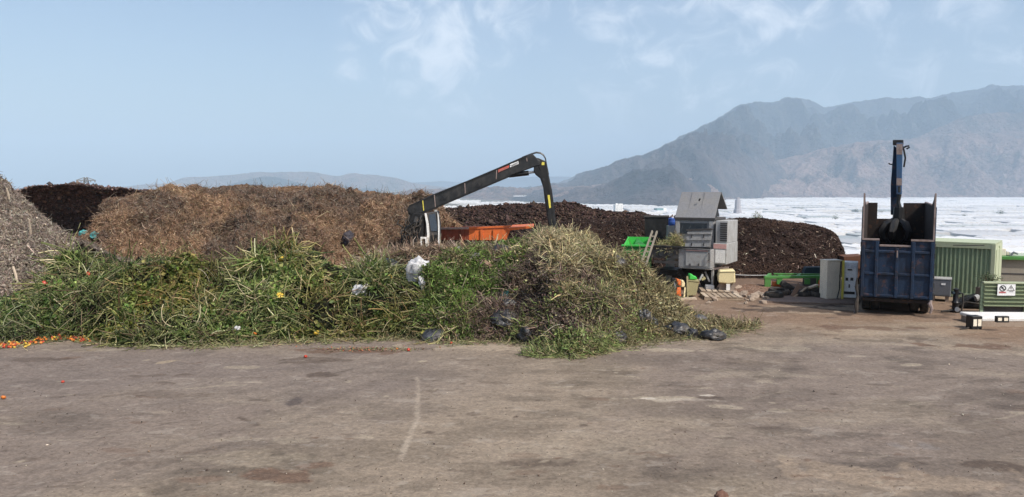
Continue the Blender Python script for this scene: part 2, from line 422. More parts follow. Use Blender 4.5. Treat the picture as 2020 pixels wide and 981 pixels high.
# ================================================================== the plain below, the hills
PLZ = -70.0
def plain_z(x, y):
    right = sstep(-.16, -.02, x / np.maximum(y, 60.0))
    drop = np.clip((y - 44) * .30 / 70, 0, 1) * right + sstep(200, 3500, y) * (1 - right) * .55
    return -.35 + (PLZ + .35) * np.minimum(drop, 1) + sstep(300, 900, y) * .6 * fbm(p3(x, y, 0, 1 / 900.), 3)
gx = np.unique(np.concatenate([np.linspace(-19000, -1500, 40), np.linspace(-1500, -200, 40), np.linspace(-200, 200, 41), np.linspace(200, 4000, 90), np.linspace(4000, 19000, 50)]))
gy = np.unique(np.concatenate([np.linspace(-4000, -100, 12), np.linspace(-100, 40, 12), np.linspace(44, 700, 90), np.linspace(700, 7000, 110), np.linspace(7000, 21000, 40)]))
GXm, GYm = np.meshgrid(gx, gy, indexing='ij')
m, t, b = newmat('dry_plain')
pos = t.n('ShaderNodeNewGeometry').outputs['Position']
c = t.mix(t.ramp(t.noise(pos, .004, 5, .6), .35, .65), (.16, .135, .105), (.22, .19, .15))
c = t.mix(t.ramp(t.noise(pos, .012, 5, .6), .42, .6), c, (.065, .075, .045))
t.L.new(c, b.inputs['Base Color']); b.inputs['Roughness'].default_value = .95
plain = np_mesh('plain_ground', np.stack([GXm, GYm, plain_z(GXm, GYm)], -1).reshape(-1, 3), [grid_faces(len(gx), len(gy))], m, smooth=True)
tag(plain, kind='structure')

def rock_mat(name, c0, c1, c2, sc, scrub=0.0):
    m, t, b = newmat(name)
    pos = t.n('ShaderNodeNewGeometry').outputs['Position']
    n1, n2, n3 = t.noise(pos, sc, 6, .6), t.noise(pos, sc * 6, 6, .65), t.noise(pos, sc * 30, 4, .65)
    c = t.mix(t.ramp(n1, .38, .62), c0, c1)
    c = t.mix(t.math('MULTIPLY', t.ramp(n2, .46, .66), .75), c, c2)
    if scrub:      # thicker dark scrub on the upper slopes
        sp = t.n('ShaderNodeSeparateXYZ'); t.L.new(pos, sp.inputs[0])
        hz_ = t.ramp(t.math('ADD', sp.outputs[2], t.math('MULTIPLY', n1, 900.0)), 620, 1150)
        c = t.mix(t.math('MULTIPLY', hz_, scrub), c, (.030, .036, .034))
    c = t.mix(1.0, c, t.mix(t.ramp(n3, .3, .7), (.72, .72, .72), (1.28, 1.28, 1.28)), 'MULTIPLY')
    t.L.new(c, b.inputs['Base Color']); b.inputs['Roughness'].default_value = .95; b.inputs['Specular IOR Level'].default_value = .1
    bp = t.n('ShaderNodeBump'); bp.inputs['Strength'].default_value = 1.0; bp.inputs['Distance'].default_value = 60
    t.L.new(t.math('ADD', n2, n3), bp.inputs['Height']); t.L.new(bp.outputs[0], b.inputs['Normal'])
    return m
def ridge(name, m, crest, Yc, foot, Yback, nu, nv, amp, freq, sk=.9, pw=1.15, slant=.5, seed=0):
    pxs = np.linspace(crest[0][0], crest[-1][0], nu)
    cy = np.interp(pxs, *zip(*crest)); fy = np.interp(pxs, *zip(*foot))
    Yv = np.interp(pxs, *zip(*Yc)) if hasattr(Yc, '__len__') else np.full(nu, float(Yc))
    # extra bumps on the skyline so that it is not a drawn line
    C = P(pxs, cy, Yv); F = G(pxs, fy, PLZ); F[:, 2] = PLZ - 15
    C[:, 2] += np.clip((C[:, 2] - PLZ) / 250., 0, 1) ** 1.5 * amp * .10 * fbm(p3(C[:, 0], C[:, 1], 0, freq * 5), 7, gain=.62, seed=seed + 5)
    s = np.linspace(0, 1, nv)[None, :, None]
    A = F[:, None] * (1 - s) + C[:, None] * s
    A[..., 2] = F[:, None, 2] + (C - F)[:, None, 2] * (s[..., 0] ** pw)
    x, y = A[..., 0], A[..., 1]
    q = p3((x + slant * y) * 1.0, (y - slant * x) * .38, 0, freq)
    hfrac = (C - F)[:, None, 2] / max((C - F)[:, 2].max(), 1)
    env = np.sin(np.pi * np.clip(s[..., 0], 0, 1) ** .8) ** .8 * (.06 + .94 * np.clip(hfrac * 1.25, 0, 1))
    dz = (fbm(q, 5, gain=.52, ridge=True, seed=seed) - .3) * amp * env + amp * .42 * env * fbm(p3(x, y * .6, 0, freq * 5), 6, gain=.62, ridge=True, seed=seed + 8)
    A[..., 2] += dz
    # keep the drawn skyline: nothing in front may rise above it
    cz = (A[..., 2] - CAMH) / A[..., 1]; lim = ((C[:, 2] - CAMH) / C[:, 1])[:, None]
    over = np.maximum(cz - lim * (1 - .03 * (1 - s[..., 0])), 0) * (lim > 0)
    A[..., 2] -= over * A[..., 1]
    tb = np.linspace(0, 1, 12)[None, 1:, None]
    B = C[:, None] + np.stack([C[:, 0] / C[:, 1], np.ones(nu), np.zeros(nu)], -1)[:, None] * tb * Yback
    B[..., 2] = C[:, None, 2] + (PLZ - 15 - C[:, None, 2]) * tb[..., 0] ** 1.2
    A = np.concatenate([A, B], 1)
    o = np_mesh(name, A.reshape(-1, 3), [grid_faces(nu, A.shape[1])], m, smooth=True)
    tag(o, kind='structure'); return A, pxs
rk1 = rock_mat('sierra_rock', (.040, .038, .042), (.110, .085, .080), (.022, .030, .035), .0007, .75)
rk2 = rock_mat('far_hill_rock', (.160, .108, .092), (.215, .150, .122), (.085, .08, .07), .0009)
rk5 = rock_mat('shade_toned_rock', (.024, .032, .042), (.036, .042, .050), (.02, .026, .03), .0012)  # the hill's shade is put into this dark blue rock colour
SIERRA, SPX = ridge('sierra_mountain', rk1,
      [(860, 393.5), (940, 390), (1000, 379), (1060, 368), (1120, 356), (1180, 332), (1240, 312), (1300, 289), (1350, 268), (1400, 243), (1430, 224), (1460, 206), (1500, 202), (1530, 200), (1550, 194), (1572, 191), (1595, 198), (1620, 208), (1645, 213), (1680, 204),
       (1720, 199), (1780, 195), (1840, 186), (1900, 177), (1950, 169), (2000, 167), (2100, 171), (2300, 160), (2600, 185), (3000, 240)], [(860, 6200), (1000, 9500), (1120, 11000), (1500, 9800), (2020, 9200), (3000, 8500)],
      [(860, 394), (1000, 396), (1100, 402), (1250, 407), (1330, 408), (1430, 395), (1520, 391), (1650, 388), (2020, 387), (3000, 387)], 3000, 620, 260, 400, 1 / 2400., slant=.9, pw=2.2, seed=40)
rk3 = rock_mat('bare_spur_rock', (.185, .128, .112), (.265, .185, .160), (.10, .085, .078), .0010, .15)
rk4 = rock_mat('spur_scrub_rock', (.135, .100, .092), (.215, .155, .138), (.060, .058, .058), .0009, .35)
SPUR, UPX = ridge('mountain_spur', rk3, [(1040, 388), (1090, 379), (1150, 369), (1210, 361), (1290, 354), (1370, 349), (1430, 341), (1490, 328), (1550, 312), (1610, 296), (1680, 282), (1760, 274), (1850, 268), (1950, 262), (2100, 258), (2500, 262), (3000, 310)],
      [(1040, 4600), (1200, 5000), (1500, 6000), (1700, 6400), (3000, 6600)], [(1040, 396), (1100, 402), (1250, 406), (1330, 407), (1430, 396), (1520, 392), (3000, 388)], 1600, 420, 150, 170, 1 / 1300., slant=.8, pw=1.9, seed=140)
ridge('mountain_spur', rk4, [(1440, 394), (1500, 384), (1560, 370), (1620, 352), (1680, 330), (1740, 304), (1800, 276), (1850, 252), (1900, 234), (1960, 225), (2030, 221), (2200, 216), (2600, 245), (3000, 310)],
      6650, [(1440, 396), (1520, 391), (1650, 388.5), (3000, 387.5)], 1500, 360, 140, 220, 1 / 1300., slant=.8, pw=1.8, seed=150)
ridge('far_hills', rk2, [(-900, 366), (-200, 374), (100, 374), (240, 370), (285, 364), (330, 362), (362, 351), (400, 347), (450, 345), (500, 339), (545, 338), (590, 338), (620, 342), (640, 346), (668, 349), (690, 344), (703, 343), (720, 346), (740, 346), (780, 352), (810, 360), (850, 366), (900, 372), (1050, 376)],
      10500, [(-900, 381), (1050, 381)], 2500, 320, 60, 130, 1 / 1500., slant=-.5, pw=1.0, seed=60)
ridge('shaded_hill', rk5, [(380, 378), (430, 372), (460, 362), (490, 354), (520, 349), (545, 350), (580, 358), (620, 366), (680, 374), (760, 378)], 9000, [(380, 383), (760, 383)], 1500, 120, 40, 80, 1 / 900., slant=-.9, seed=80)
ridge('hazy_hills', rk2, [(600, 372), (760, 364), (820, 360), (870, 358), (930, 360), (980, 354), (1030, 351), (1075, 349), (1110, 349), (1150, 352), (1200, 360), (1300, 368), (1500, 372)], 15500, [(600, 376.5), (1500, 376.5)], 1500, 200, 30, 90, 1 / 1800., seed=90)
hill_low = ridge('foothill_ground', rk2, [(760, 384), (830, 377), (900, 379), (980, 374), (1040, 378), (1100, 370), (1150, 366), (1200, 372), (1280, 378), (1400, 384)], 5600, [(760, 392), (900, 394), (1400, 402)], 900, 160, 40, 40, 1 / 600., seed=95)

# ------------------------------------------------------------------ greenhouses of the plain
def plastic(name, c, var):
    m, t, b = newmat(name)
    oi = t.math('FRACT', t.math('ADD', t.n('ShaderNodeObjectInfo').outputs['Random'], t.n('ShaderNodeNewGeometry').outputs['Random Per Island']))
    pos = t.n('ShaderNodeNewGeometry').outputs['Position']
    n = t.noise(t.mapping(pos, (.3, 1, 1)), .05, 5, .65)
    v = t.math('ADD', t.math('MULTIPLY', oi, .62), t.math('MULTIPLY', n, .6))
    t.L.new(t.mix(t.ramp(v, .25, .85), tuple(x * var for x in c), c), b.inputs['Base Color'])
    b.inputs['Roughness'].default_value = .55
    return m
white_pl = plastic('greenhouse_plastic', (.79, .775, .76), .84)
grey_pl = plastic('dusty_greenhouse_plastic', (.66, .65, .64), .82)
green_pl = plastic('unbleached_greenhouse_plastic', (.50, .52, .50), .7)
def gh_arrays(w_, d_, h_, spans):
    """low multi-span house: flat walls, shallow ridged roof"""
    n = 2 * spans + 1
    xk = np.linspace(-w_ / 2, w_ / 2, n); zk = np.where(np.arange(n) % 2 == 0, h_, h_ + min(1.6, w_ / spans * .16))
    v = [(x, -d_ / 2, z) for x, z in zip(xk, zk)] + [(x, d_ / 2, z) for x, z in zip(xk, zk)] + [(x, -d_ / 2, -2.5) for x in xk] + [(x, d_ / 2, -2.5) for x in xk]
    f = []
    for i in range(n - 1):
        f += [(i, i + 1, n + i + 1, n + i), (2 * n + i, 2 * n + i + 1, i + 1, i), (n + i, n + i + 1, 3 * n + i + 1, 3 * n + i)]
    f += [(2 * n, 0, n, 3 * n), (n - 1, 3 * n - 1, 4 * n - 1, 2 * n - 1)]
    return np.array(v, float), f
gh_mesh = []
for i, mt in enumerate((white_pl, white_pl, grey_pl, green_pl)):
    v, f = gh_arrays(1, 1, 1, 4 + i)
    v, f = gh_arrays(100, 100, 4.0, 7 + i)
    me = bpy.data.meshes.new('greenhouse'); me.from_pydata(v.tolist(), [], f); me.materials.append(mt); gh_mesh.append(me)
r = random.Random(5); lots = []
y = 380.0
while y < 6050:
    d_ = r.uniform(38, 74) * (1 + y / 9000); x = -.12 * y - 150 + r.uniform(0, 60)
    while x < 1.15 * y + 260:
        w_ = r.uniform(60, 170)
        cx, cy_ = x + w_ / 2, y + d_ / 2 + r.choice((-2, 0, 0, 0, 2))
        px = CX + FPX * cx / cy_
        foot = np.interp(px, [1000, 1100, 1330, 1430, 1520, 2020], [398, 402, 408, 395, 391, 387])
        yfoot = (CAMH - PLZ) * FPX / (foot - HORY)
        keep = r.random() < (.97 if y < 1700 else .84 if px > 1120 else .5)
        if px < 1000 and y > 4300: keep = keep and r.random() < .35
        if px < 850: keep = False
        if keep and y + d_ < min(yfoot, 5900) - 30: lots.append((cx, cy_, w_ - r.uniform(3, 14), d_ - r.uniform(1, 4), px))
        x += w_ + r.choice((3, 5, 8, 12, 26))
    y += d_ + r.choice((2, 3, 4, 6, 9, 16)) * (1 + y / 3500)
lots.sort(key=lambda q: (not (870 < q[4] < 2060), q[1]))
GHG = 'white plastic greenhouses covering the plain'
sv, sf, so = [], [], 0
for i, (cx, cy_, w_, d_, px) in enumerate(lots):
    k = r.choices((0, 1, 2, 3), (4, 3, 2.4, .3))[0]
    z = float(plain_z(np.array(cx), np.array(cy_)))
    rot = r.uniform(-.025, .025) + .04 * math.sin(cy_ / 700)
    if i < 290:
        o = bpy.data.objects.new('greenhouse', gh_mesh[k]); COL.objects.link(o)
        o.location = (cx, cy_, z); o.scale = (w_ / 100, d_ / 100, r.uniform(.85, 1.3)); o.rotation_euler = (0, 0, rot)
        tag(o, 'low white plastic greenhouse among many on the plain below the mountain', 'greenhouse', GHG)
    else:
        v, f = gh_arrays(w_, d_, 4.2, 4)
        v = v @ np.array([[math.cos(rot), math.sin(rot), 0], [-math.sin(rot), math.cos(rot), 0], [0, 0, 1]]) + np.array([cx, cy_, z])
        sv.append(v); sf += [tuple(np.array(q) + so) for q in f]; so += len(v)
me = bpy.data.meshes.new('distant_greenhouses'); me.from_pydata(np.concatenate(sv).tolist(), [], [tuple(int(a) for a in q) for q in sf]); me.materials.append(white_pl)
o = bpy.data.objects.new('distant_greenhouses', me); COL.objects.link(o)
tag(o, 'far mass of pale greenhouse roofs at the mountain foot', kind='stuff')
# greenhouses up on the foothills
gi = 0
for px, py, hw in ((1046, 383, 16), (1030, 388, 22), (1066, 391, 14)):
    A = SPUR if px > 1100 else hill_low[0]; PX = UPX if px > 1100 else hill_low[1]
    cpt = A[np.argmin(np.abs(PX - px))][:128 if px > 1100 else 40]; sy = CY - FPX * np.tan(np.arctan2(cpt[:, 2] - CAMH, cpt[:, 1]) + PIT)
    q = cpt[np.argmin(np.abs(sy - py))]
    o = bpy.data.objects.new('greenhouse', gh_mesh[2]); COL.objects.link(o); gi += 1
    o.location = (q[0], q[1], q[2] + 1.5); o.scale = (hw * 1.5 * q[1] / FPX / 100, .35 if px < 1120 else .22, .3); o.rotation_euler = (.10, 0, r.uniform(-.25, .1))
    tag(o, 'thin white greenhouse strip terraced on the brown foothills of the mountain', 'greenhouse', 'greenhouses on the foothills')

# ------------------------------------------------------------------ haze
m = bpy.data.materials.new('haze_air'); m.use_nodes = True
t = NT(m.node_tree); t.N.clear()
pv = t.n('ShaderNodeVolumePrincipled'); mo = t.n('ShaderNodeOutputMaterial')
pv.inputs['Color'].default_value = (.565, .735, .91, 1); pv.inputs['Density'].default_value = 1.0e-4; pv.inputs['Anisotropy'].default_value = -0.2
t.L.new(pv.outputs[0], mo.inputs['Volume'])
hz = MB().box(-21500, 21500, -5000, 23500, -92, 1500).build('haze', m)
tag(hz, 'pale blue haze over the plain', kind='stuff')
# ================================================================== heaps
def mound(foot, crest, Yc, back, nu, nv, prof=.8, amps=((.5, .35), (1.6, .14), (5., .05)), seed=0, nb=None, sink=.06, keep=0.0, endr=0, endl=0):
    """a heap as a closed skin: front slope from foot line to crest, then a back slope to the ground.
    returns grid points and, per row, the slope parameter (0 foot, 1 crest, >1 back)"""
    pxs = np.linspace(foot[0][0], foot[-1][0], nu)
    F = G(pxs, np.interp(pxs, *zip(*foot)))
    Yv = np.interp(pxs, *zip(*Yc)) if hasattr(Yc, '__len__') else np.full(nu, float(Yc))
    C = P(pxs, np.interp(pxs, *zip(*crest)), Yv)
    for w_, q in ((endr, (pxs[-1] - pxs)), (endl, (pxs - pxs[0]))):
        if w_:
            k = sstep(0, w_, q)[:, None]
            E = F + np.array([0, .35, 0]); C = C * k + E * (1 - k)
    nb = nb or max(6, nv // 3)
    s = np.linspace(0, 1, nv)
    A = F[:, None] * (1 - s[None, :, None]) + C[:, None] * s[None, :, None]
    A[..., 2] = C[:, None, 2] * np.sin(s * np.pi / 2)[None] ** prof
    tb = np.linspace(0, 1, nb + 1)[1:]
    out_ = norm(np.stack([C[:, 0], C[:, 1], np.zeros(nu)], -1))
    bk = back * np.clip(C[:, 2] / 1.2, .03, 1)
    B = C[:, None] + out_[:, None] * (tb[None, :] * bk[:, None])[..., None]
    B[..., 2] = C[:, None, 2] * np.cos(tb * np.pi / 2)[None]
    A = np.concatenate([A, B], 1); v = np.concatenate([s, 1 + tb])
    du = np.gradient(A, axis=0); dv = np.gradient(A, axis=1)
    n = norm(np.cross(du, dv))
    edge = np.clip(A[..., 2] / 1.5, 0.10, 1)
    d = sum(a * fbm(A * f, 3, seed=seed + int(f * 10)) for f, a in amps)
    d = d * edge * (1 - keep * np.exp(-((v - 1) / .2) ** 2))[None]
    A = A + n * d[..., None]
    A[..., 2] = np.where((v < .001)[None] | (v > 1.999)[None], -sink, A[..., 2])
    # closed ends: let the side rows run into the ground
    A[..., 2] = np.where(A[..., 2] < .012, -sink, A[..., 2])
    return A, v
def surf(A):
    """normals of a grid and the area of its quads"""
    n = norm(np.cross(np.gradient(A, axis=0), np.gradient(A, axis=1)))
    q = np.linalg.norm(np.cross(A[1:, :-1] - A[:-1, :-1], A[:-1, 1:] - A[:-1, :-1]), axis=-1)
    return n, q
CAMV = np.array([0, 0, CAMH])
def scatter(A, v, N, vmax=1.12, wfun=None, rng=RNG):
    n, q = surf(A)
    nc = n[:-1, :-1]; pc = (A[:-1, :-1] + A[1:, 1:]) / 2
    facing = np.clip((nc * norm(CAMV - pc)).sum(-1), .12, 1)
    wgt = q * facing * (v[:-1] <= vmax)[None] * (pc[..., 2] > -.03)
    if wfun is not None: wgt = wgt * wfun(pc)
    wgt = wgt.ravel() / wgt.sum()
    k = rng.choice(wgt.size, N, p=wgt)
    i, j = np.divmod(k, A.shape[1] - 1)
    a, b = rng.random(N)[:, None], rng.random(N)[:, None]
    p = (A[i, j] * (1 - a) + A[i + 1, j] * a) * (1 - b) + (A[i, j + 1] * (1 - a) + A[i + 1, j + 1] * a) * b
    return p, n[i, j]
def rnd(N, k=3, rng=RNG): return rng.normal(size=(N, k))
def strands(p, n, L, r, S=4, lift=.35, sag=.9, curl=.25, pref=None, sides=3, taper=.5, rng=RNG, gmin=.015, jit=.5, grav=.1):
    """bent stems lying on a surface: leave it, arch and fall back. returns verts, quads, ring index per vert"""
    N = len(p)
    d = rnd(N, rng=rng)
    if pref is not None: d = d + pref
    d = norm(d - n * (d * n).sum(-1, keepdims=True)) + n * (rng.random((N, 1)) * lift * 1.4)
    d = norm(d); L = np.broadcast_to(np.asarray(L, float), (N,)); r = np.broadcast_to(np.asarray(r, float), (N,))
    pts = [p]; seg = (L / S)[:, None]; w_ = rnd(N, rng=rng) * curl
    for k in range(S):
        d = norm(d + w_ + rnd(N, rng=rng) * curl * jit - n * (sag * lift * 1.6 / S) - np.array([0, 0, grav * sag / S]))
        q = pts[-1] + d * seg
        q[:, 2] = np.maximum(q[:, 2], gmin)
        pts.append(q)
    pts = np.stack(pts, 1)                                     # N,S+1,3
    t = norm(np.gradient(pts, axis=1))
    ref = np.where(np.abs(t[..., 2:3]) > .9, np.array([1., 0, 0]), np.array([0, 0, 1.]))
    a = norm(np.cross(t, ref)); b = np.cross(a, t)
    rad = r[:, None] * np.linspace(1, taper, S + 1)[None]
    if sides == 2:                                              # flat blade
        ph = rng.random(N)[:, None, None] * 6.28
        e = a * np.cos(ph) + b * np.sin(ph)
        ring = np.stack([pts - e * rad[..., None], pts + e * rad[..., None]], 2)
    else:
        ang = np.arange(sides) * 2 * np.pi / sides
        ring = pts[:, :, None] + (a[:, :, None] * np.cos(ang)[None, None, :, None] + b[:, :, None] * np.sin(ang)[None, None, :, None]) * rad[:, :, None, None]
    V = ring.reshape(-1, 3)
    base = (np.arange(N) * (S + 1) * sides)[:, None, None]
    i = (np.arange(S) * sides)[None, :, None]
    ks = np.arange(sides if sides > 2 else 1)[None, None, :]
    k2 = (ks + 1) % sides
    Q = np.stack([base + i + ks, base + i + k2, base + i + sides + k2, base + i + sides + ks], -1).reshape(-1, 4)
    return V, Q, (S + 1) * sides
def leaf_tris(p, n, size, rng=RNG, flat=.7, aspect=.55):
    """folded leaves: base, two sides, tip"""
    N = len(p)
    m_ = norm(n * flat + rnd(N, rng=rng) * .6)
    d = rnd(N, rng=rng); d = norm(d - m_ * (d * m_).sum(-1, keepdims=True))
    e = np.cross(m_, d); L = np.asarray(size)[:, None]
    b_ = p; tip = p + d * L - m_ * L * .12
    l = p + d * L * .45 + e * L * aspect * .5 + m_ * L * .14; r_ = p + d * L * .45 - e * L * aspect * .5 + m_ * L * .14
    V = np.stack([b_, l, tip, r_], 1).reshape(-1, 3)
    o = (np.arange(N) * 4)[:, None]
    return V, np.concatenate([o + np.array([0, 1, 2]), o + np.array([0, 2, 3])], 0), 4
def chips(p, n, L, W, rng=RNG, pref=None):
    """flat little slats of wood or bark, tilted out of the surface"""
    N = len(p); d = rnd(N, rng=rng)
    if pref is not None: d = d + pref
    m_ = norm(n + rnd(N, rng=rng) * .45)
    d = norm(d - m_ * (d * m_).sum(-1, keepdims=True)); e = np.cross(m_, d)
    L = np.asarray(L)[:, None]; W = np.asarray(W)[:, None]
    c = p + m_ * W * .5
    V = np.stack([c - d * L / 2 - e * W / 2, c + d * L / 2 - e * W * .4, c + d * L / 2 + e * W * .4, c - d * L / 2 + e * W / 2, c + m_ * W * .35], 1).reshape(-1, 3)
    o = (np.arange(N) * 5)[:, None]
    return V, np.concatenate([o + np.array(q) for q in ((0, 1, 4), (1, 2, 4), (2, 3, 4), (3, 0, 4))], 0), 5
def clods(p, n, R, rng=RNG):
    """angular lumps: squashed, jittered octahedra"""
    N = len(p); R = np.asarray(R)[:, None, None]
    base = np.array([(1, 0, 0), (0, 1, 0), (-1, 0, 0), (0, -1, 0), (0, 0, 1), (0, 0, -1)], float)
    V = base[None] * (1 + .35 * rng.normal(size=(N, 6, 1))) + .25 * rng.normal(size=(N, 6, 3))
    a = rng.random(N) * 6.28; c, s_ = np.cos(a), np.sin(a); z = np.zeros(N); o1 = np.ones(N)
    M = np.stack([np.stack([c, -s_, z], -1), np.stack([s_, c, z], -1), np.stack([z, z, o1 * .75], -1)], 1)
    V = np.einsum('nij,nkj->nki', M, V) * R + (p + n * R[:, 0] * .25)[:, None]
    f = np.array([(0, 1, 4), (1, 2, 4), (2, 3, 4), (3, 0, 4), (1, 0, 5), (2, 1, 5), (3, 2, 5), (0, 3, 5)])
    return V.reshape(-1, 3), ((np.arange(N) * 6)[:, None, None] + f[None]).reshape(-1, 3), 6
def pick(N, pal, wts=None, jit=.22, rng=RNG):
    pal = np.array(pal); wts = None if wts is None else np.array(wts) / np.sum(wts)
    c = pal[rng.choice(len(pal), N, p=wts)]
    return c * np.exp(rng.normal(size=(N, 1)) * jit) * np.exp(rng.normal(size=(N, 3)) * .05)
def lay(name, parts_, mat, parent, kind='stuff'):
    """parts_: list of (verts, faces, verts per piece, colour per piece) joined into one object"""
    V, Fq, Ft, Cc, o = [], [], [], [], 0
    for v_, f_, per, c_ in parts_:
        V.append(v_); (Fq if f_.shape[1] == 4 else Ft).append(f_ + o); Cc.append(np.repeat(c_, per, 0)); o += len(v_)
    fs = ([np.concatenate(Fq)] if Fq else []) + ([np.concatenate(Ft)] if Ft else [])
    ob = np_mesh(name, np.concatenate(V), fs, mat, np.concatenate(Cc), parent)
    return tag(ob, kind=kind)
def heap(name, A, col, mat, label):
    o = np_mesh(name, A.reshape(-1, 3), [grid_faces(A.shape[0], A.shape[1])], mat, col.reshape(-1, 3), smooth=True)
    return tag(o, label, 'heap')
def px_of(p):
    """photo column and row of world points"""
    d = p - CAMV; f_ = d[..., 1] * math.cos(PIT) - d[..., 2] * math.sin(PIT); u_ = d[..., 1] * math.sin(PIT) + d[..., 2] * math.cos(PIT)
    return CX + FPX * d[..., 0] / f_, CY - FPX * u_ / f_

stem_m = attr_mat('plant_stem', .6, .12)
leaf_m = attr_mat('wilted_leaf', .55, .3)
fibre_m = attr_mat('dry_fibre', .85)
soil_m = attr_mat('heap_soil', .95, bump=.9, bscale=16.0, spec=.15)
clod_m = attr_mat('compost_clod', 1.0, spec=.0)
wood_m = attr_mat('wood_chip', .8)

# ---------------------------------------------------------------- far compost hills
DARK = [(.055, .037, .032), (.075, .050, .042), (.036, .027, .025), (.105, .072, .056)]
def compost(name, label, nclod, R, fibres, tone=1.0, **kw):
    A, v = mound(**kw)
    c = np.array((.062, .042, .036)) * np.exp(.30 * fbm(A * .8, 4, seed=3)[..., None]) + np.array((.03, .018, .01)) * sstep(.2, .7, fbm(A * np.array([.4, .4, 1.6]), 3, seed=8))[..., None]
    o = heap(name, A, c * tone, soil_m, label)
    p, n = scatter(A, v, nclod, 1.1)
    lay('clods', [(*clods(p, n, RNG.uniform(*R, nclod) * (1 + 1.2 * (RNG.random(nclod) < .05))), pick(nclod, DARK, (4, 4, 3, 1.2), .25) * tone)], clod_m, o)
    if fibres:
        p, n = scatter(A, v, fibres, 1.06)
        ch = chips(p, n, RNG.uniform(.06, .26, fibres), RNG.uniform(.02, .05, fibres))
        lay('wood_chips', [(*ch, pick(fibres, [(.22, .17, .13), (.12, .085, .065), (.36, .31, .25)], (1, 4, .35), .3))], wood_m, o)
    return A, v
compost('compost_hill', 'long dark compost hill behind the brown heap, under the power pylon', 14000, (.035, .12), 300,
        foot=[(-150, 470), (600, 470)], crest=[(-150, 396), (-60, 390), (30, 379), (55, 370), (75, 367), (105, 366), (130, 364), (160, 364), (185, 368), (210, 373), (240, 372), (262, 375), (290, 380), (330, 383), (370, 385), (450, 392), (600, 404)],
        Yc=58, back=12, nu=190, nv=60, prof=.75, amps=((.16, .5), (.5, .25), (1.8, .13), (4.5, .07)), seed=200, keep=.8, tone=np.array([2.1, 2.2, 2.35]))
compost('compost_windrow', 'far dark brown compost windrow behind the orange skip', 14000, (.03, .11), 500,
        foot=[(820, 500), (1420, 500)], crest=[(820, 445), (860, 428), (885, 415), (915, 409), (960, 405), (1000, 401), (1040, 403), (1080, 405), (1130, 407), (1150, 414), (1165, 419), (1200, 420), (1250, 419), (1280, 426), (1330, 432), (1420, 445)],
        Yc=56, back=9, nu=150, nv=60, prof=.8, amps=((.2, .4), (.6, .2), (2., .12), (4.5, .06)), seed=210, keep=.7, tone=.9)
compost('compost_windrow', 'long dark compost windrow from behind the grey shredder to the blue truck', 34000, (.012, .034), 800,
        foot=[(1020, 552), (1200, 552), (1450, 550), (1600, 548), (1668, 545), (1685, 535)],
        crest=[(1020, 470), (1080, 445), (1120, 436), (1180, 433), (1250, 431), (1290, 431), (1340, 433), (1434, 432), (1470, 431), (1500, 432), (1540, 438), (1580, 440), (1615, 445), (1640, 454), (1656, 468), (1667, 490), (1675, 520), (1685, 534)],
        Yc=[(1020, 43), (1434, 41), (1600, 39.5), (1685, 37.2)], back=4.5, nu=260, nv=90, prof=.62, amps=((.45, .2), (1.4, .12), (4., .07), (9., .03)), seed=220, keep=.6, tone=.68)

# ---------------------------------------------------------------- grey heap of chipped wood
A, v = mound(foot=[(-420, 640), (-100, 640), (40, 625), (120, 600), (180, 560), (215, 530), (260, 520)], crest=[(-420, 300), (-250, 275), (-120, 285), (-40, 318), (0, 350), (20, 376), (60, 406), (100, 440), (130, 463), (150, 473), (185, 490), (220, 512), (260, 519)],
             Yc=[(-420, 34), (-40, 34), (100, 31.5), (190, 29.8), (260, 29)], back=9, nu=220, nv=130, prof=.72, amps=((.35, .25), (1.2, .14), (4.5, .055)), seed=300, keep=.6)
GREY = [(.185, .150, .118), (.13, .102, .082), (.26, .22, .175), (.095, .073, .060), (.38, .33, .27)]
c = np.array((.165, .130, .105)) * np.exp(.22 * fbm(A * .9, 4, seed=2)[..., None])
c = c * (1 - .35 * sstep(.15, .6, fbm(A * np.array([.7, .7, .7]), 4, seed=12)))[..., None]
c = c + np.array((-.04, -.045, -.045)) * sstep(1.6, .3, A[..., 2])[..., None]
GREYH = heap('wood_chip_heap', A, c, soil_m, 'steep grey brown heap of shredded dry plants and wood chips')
N = 42000; p, n = scatter(A, v, N)
lay('wood_chips', [(*chips(p, n, RNG.uniform(.04, .2, N) * RNG.choice([1, 1, 1, 2.2], N), RNG.uniform(.012, .05, N), pref=n * 0 + np.array([.5, -.4, -.6])), pick(N, GREY, (4, 3, 2.2, 2, .8), .22))], wood_m, GREYH)
N = 9000; p, n = scatter(A, v, N)
lay('loose_straws', [(*strands(p, n, RNG.uniform(.12, .55, N), RNG.uniform(.006, .014, N), S=3, lift=.35, curl=.25), pick(N, GREY, (3, 2, 3, 1, 1.4), .25))], fibre_m, GREYH)
GREYA = A

# ---------------------------------------------------------------- brown heap of dried plants
A, v = mound(foot=[(110, 560), (200, 580), (500, 590), (780, 590), (860, 580), (905, 555), (935, 525)],
             crest=[(110, 505), (140, 484), (160, 470), (185, 450), (195, 425), (205, 404), (218, 396), (240, 394), (275, 387), (300, 383), (340, 380), (400, 377), (450, 374), (500, 373), (545, 374), (580, 374), (620, 369), (650, 369), (690, 374), (720, 378), (760, 380), (800, 382), (835, 384), (850, 388), (870, 402), (885, 424), (900, 440), (912, 455), (935, 500)],
             Yc=[(110, 31), (200, 35), (400, 38.5), (800, 38.5), (880, 35.5), (935, 33)], back=8, nu=420, nv=200, prof=.95, amps=((.25, .3), (.7, .36), (1.5, .30), (3.4, .17), (8., .06)), seed=400, keep=.7)
BROWN = [(.275, .195, .135), (.205, .145, .103), (.34, .25, .175), (.13, .092, .070), (.43, .35, .255)]
zz = fbm(A * .5, 4, seed=33)
mixf = np.clip(.5 + .8 * zz + .25 * (1 - A[..., 2] / 3.5), 0, 1)
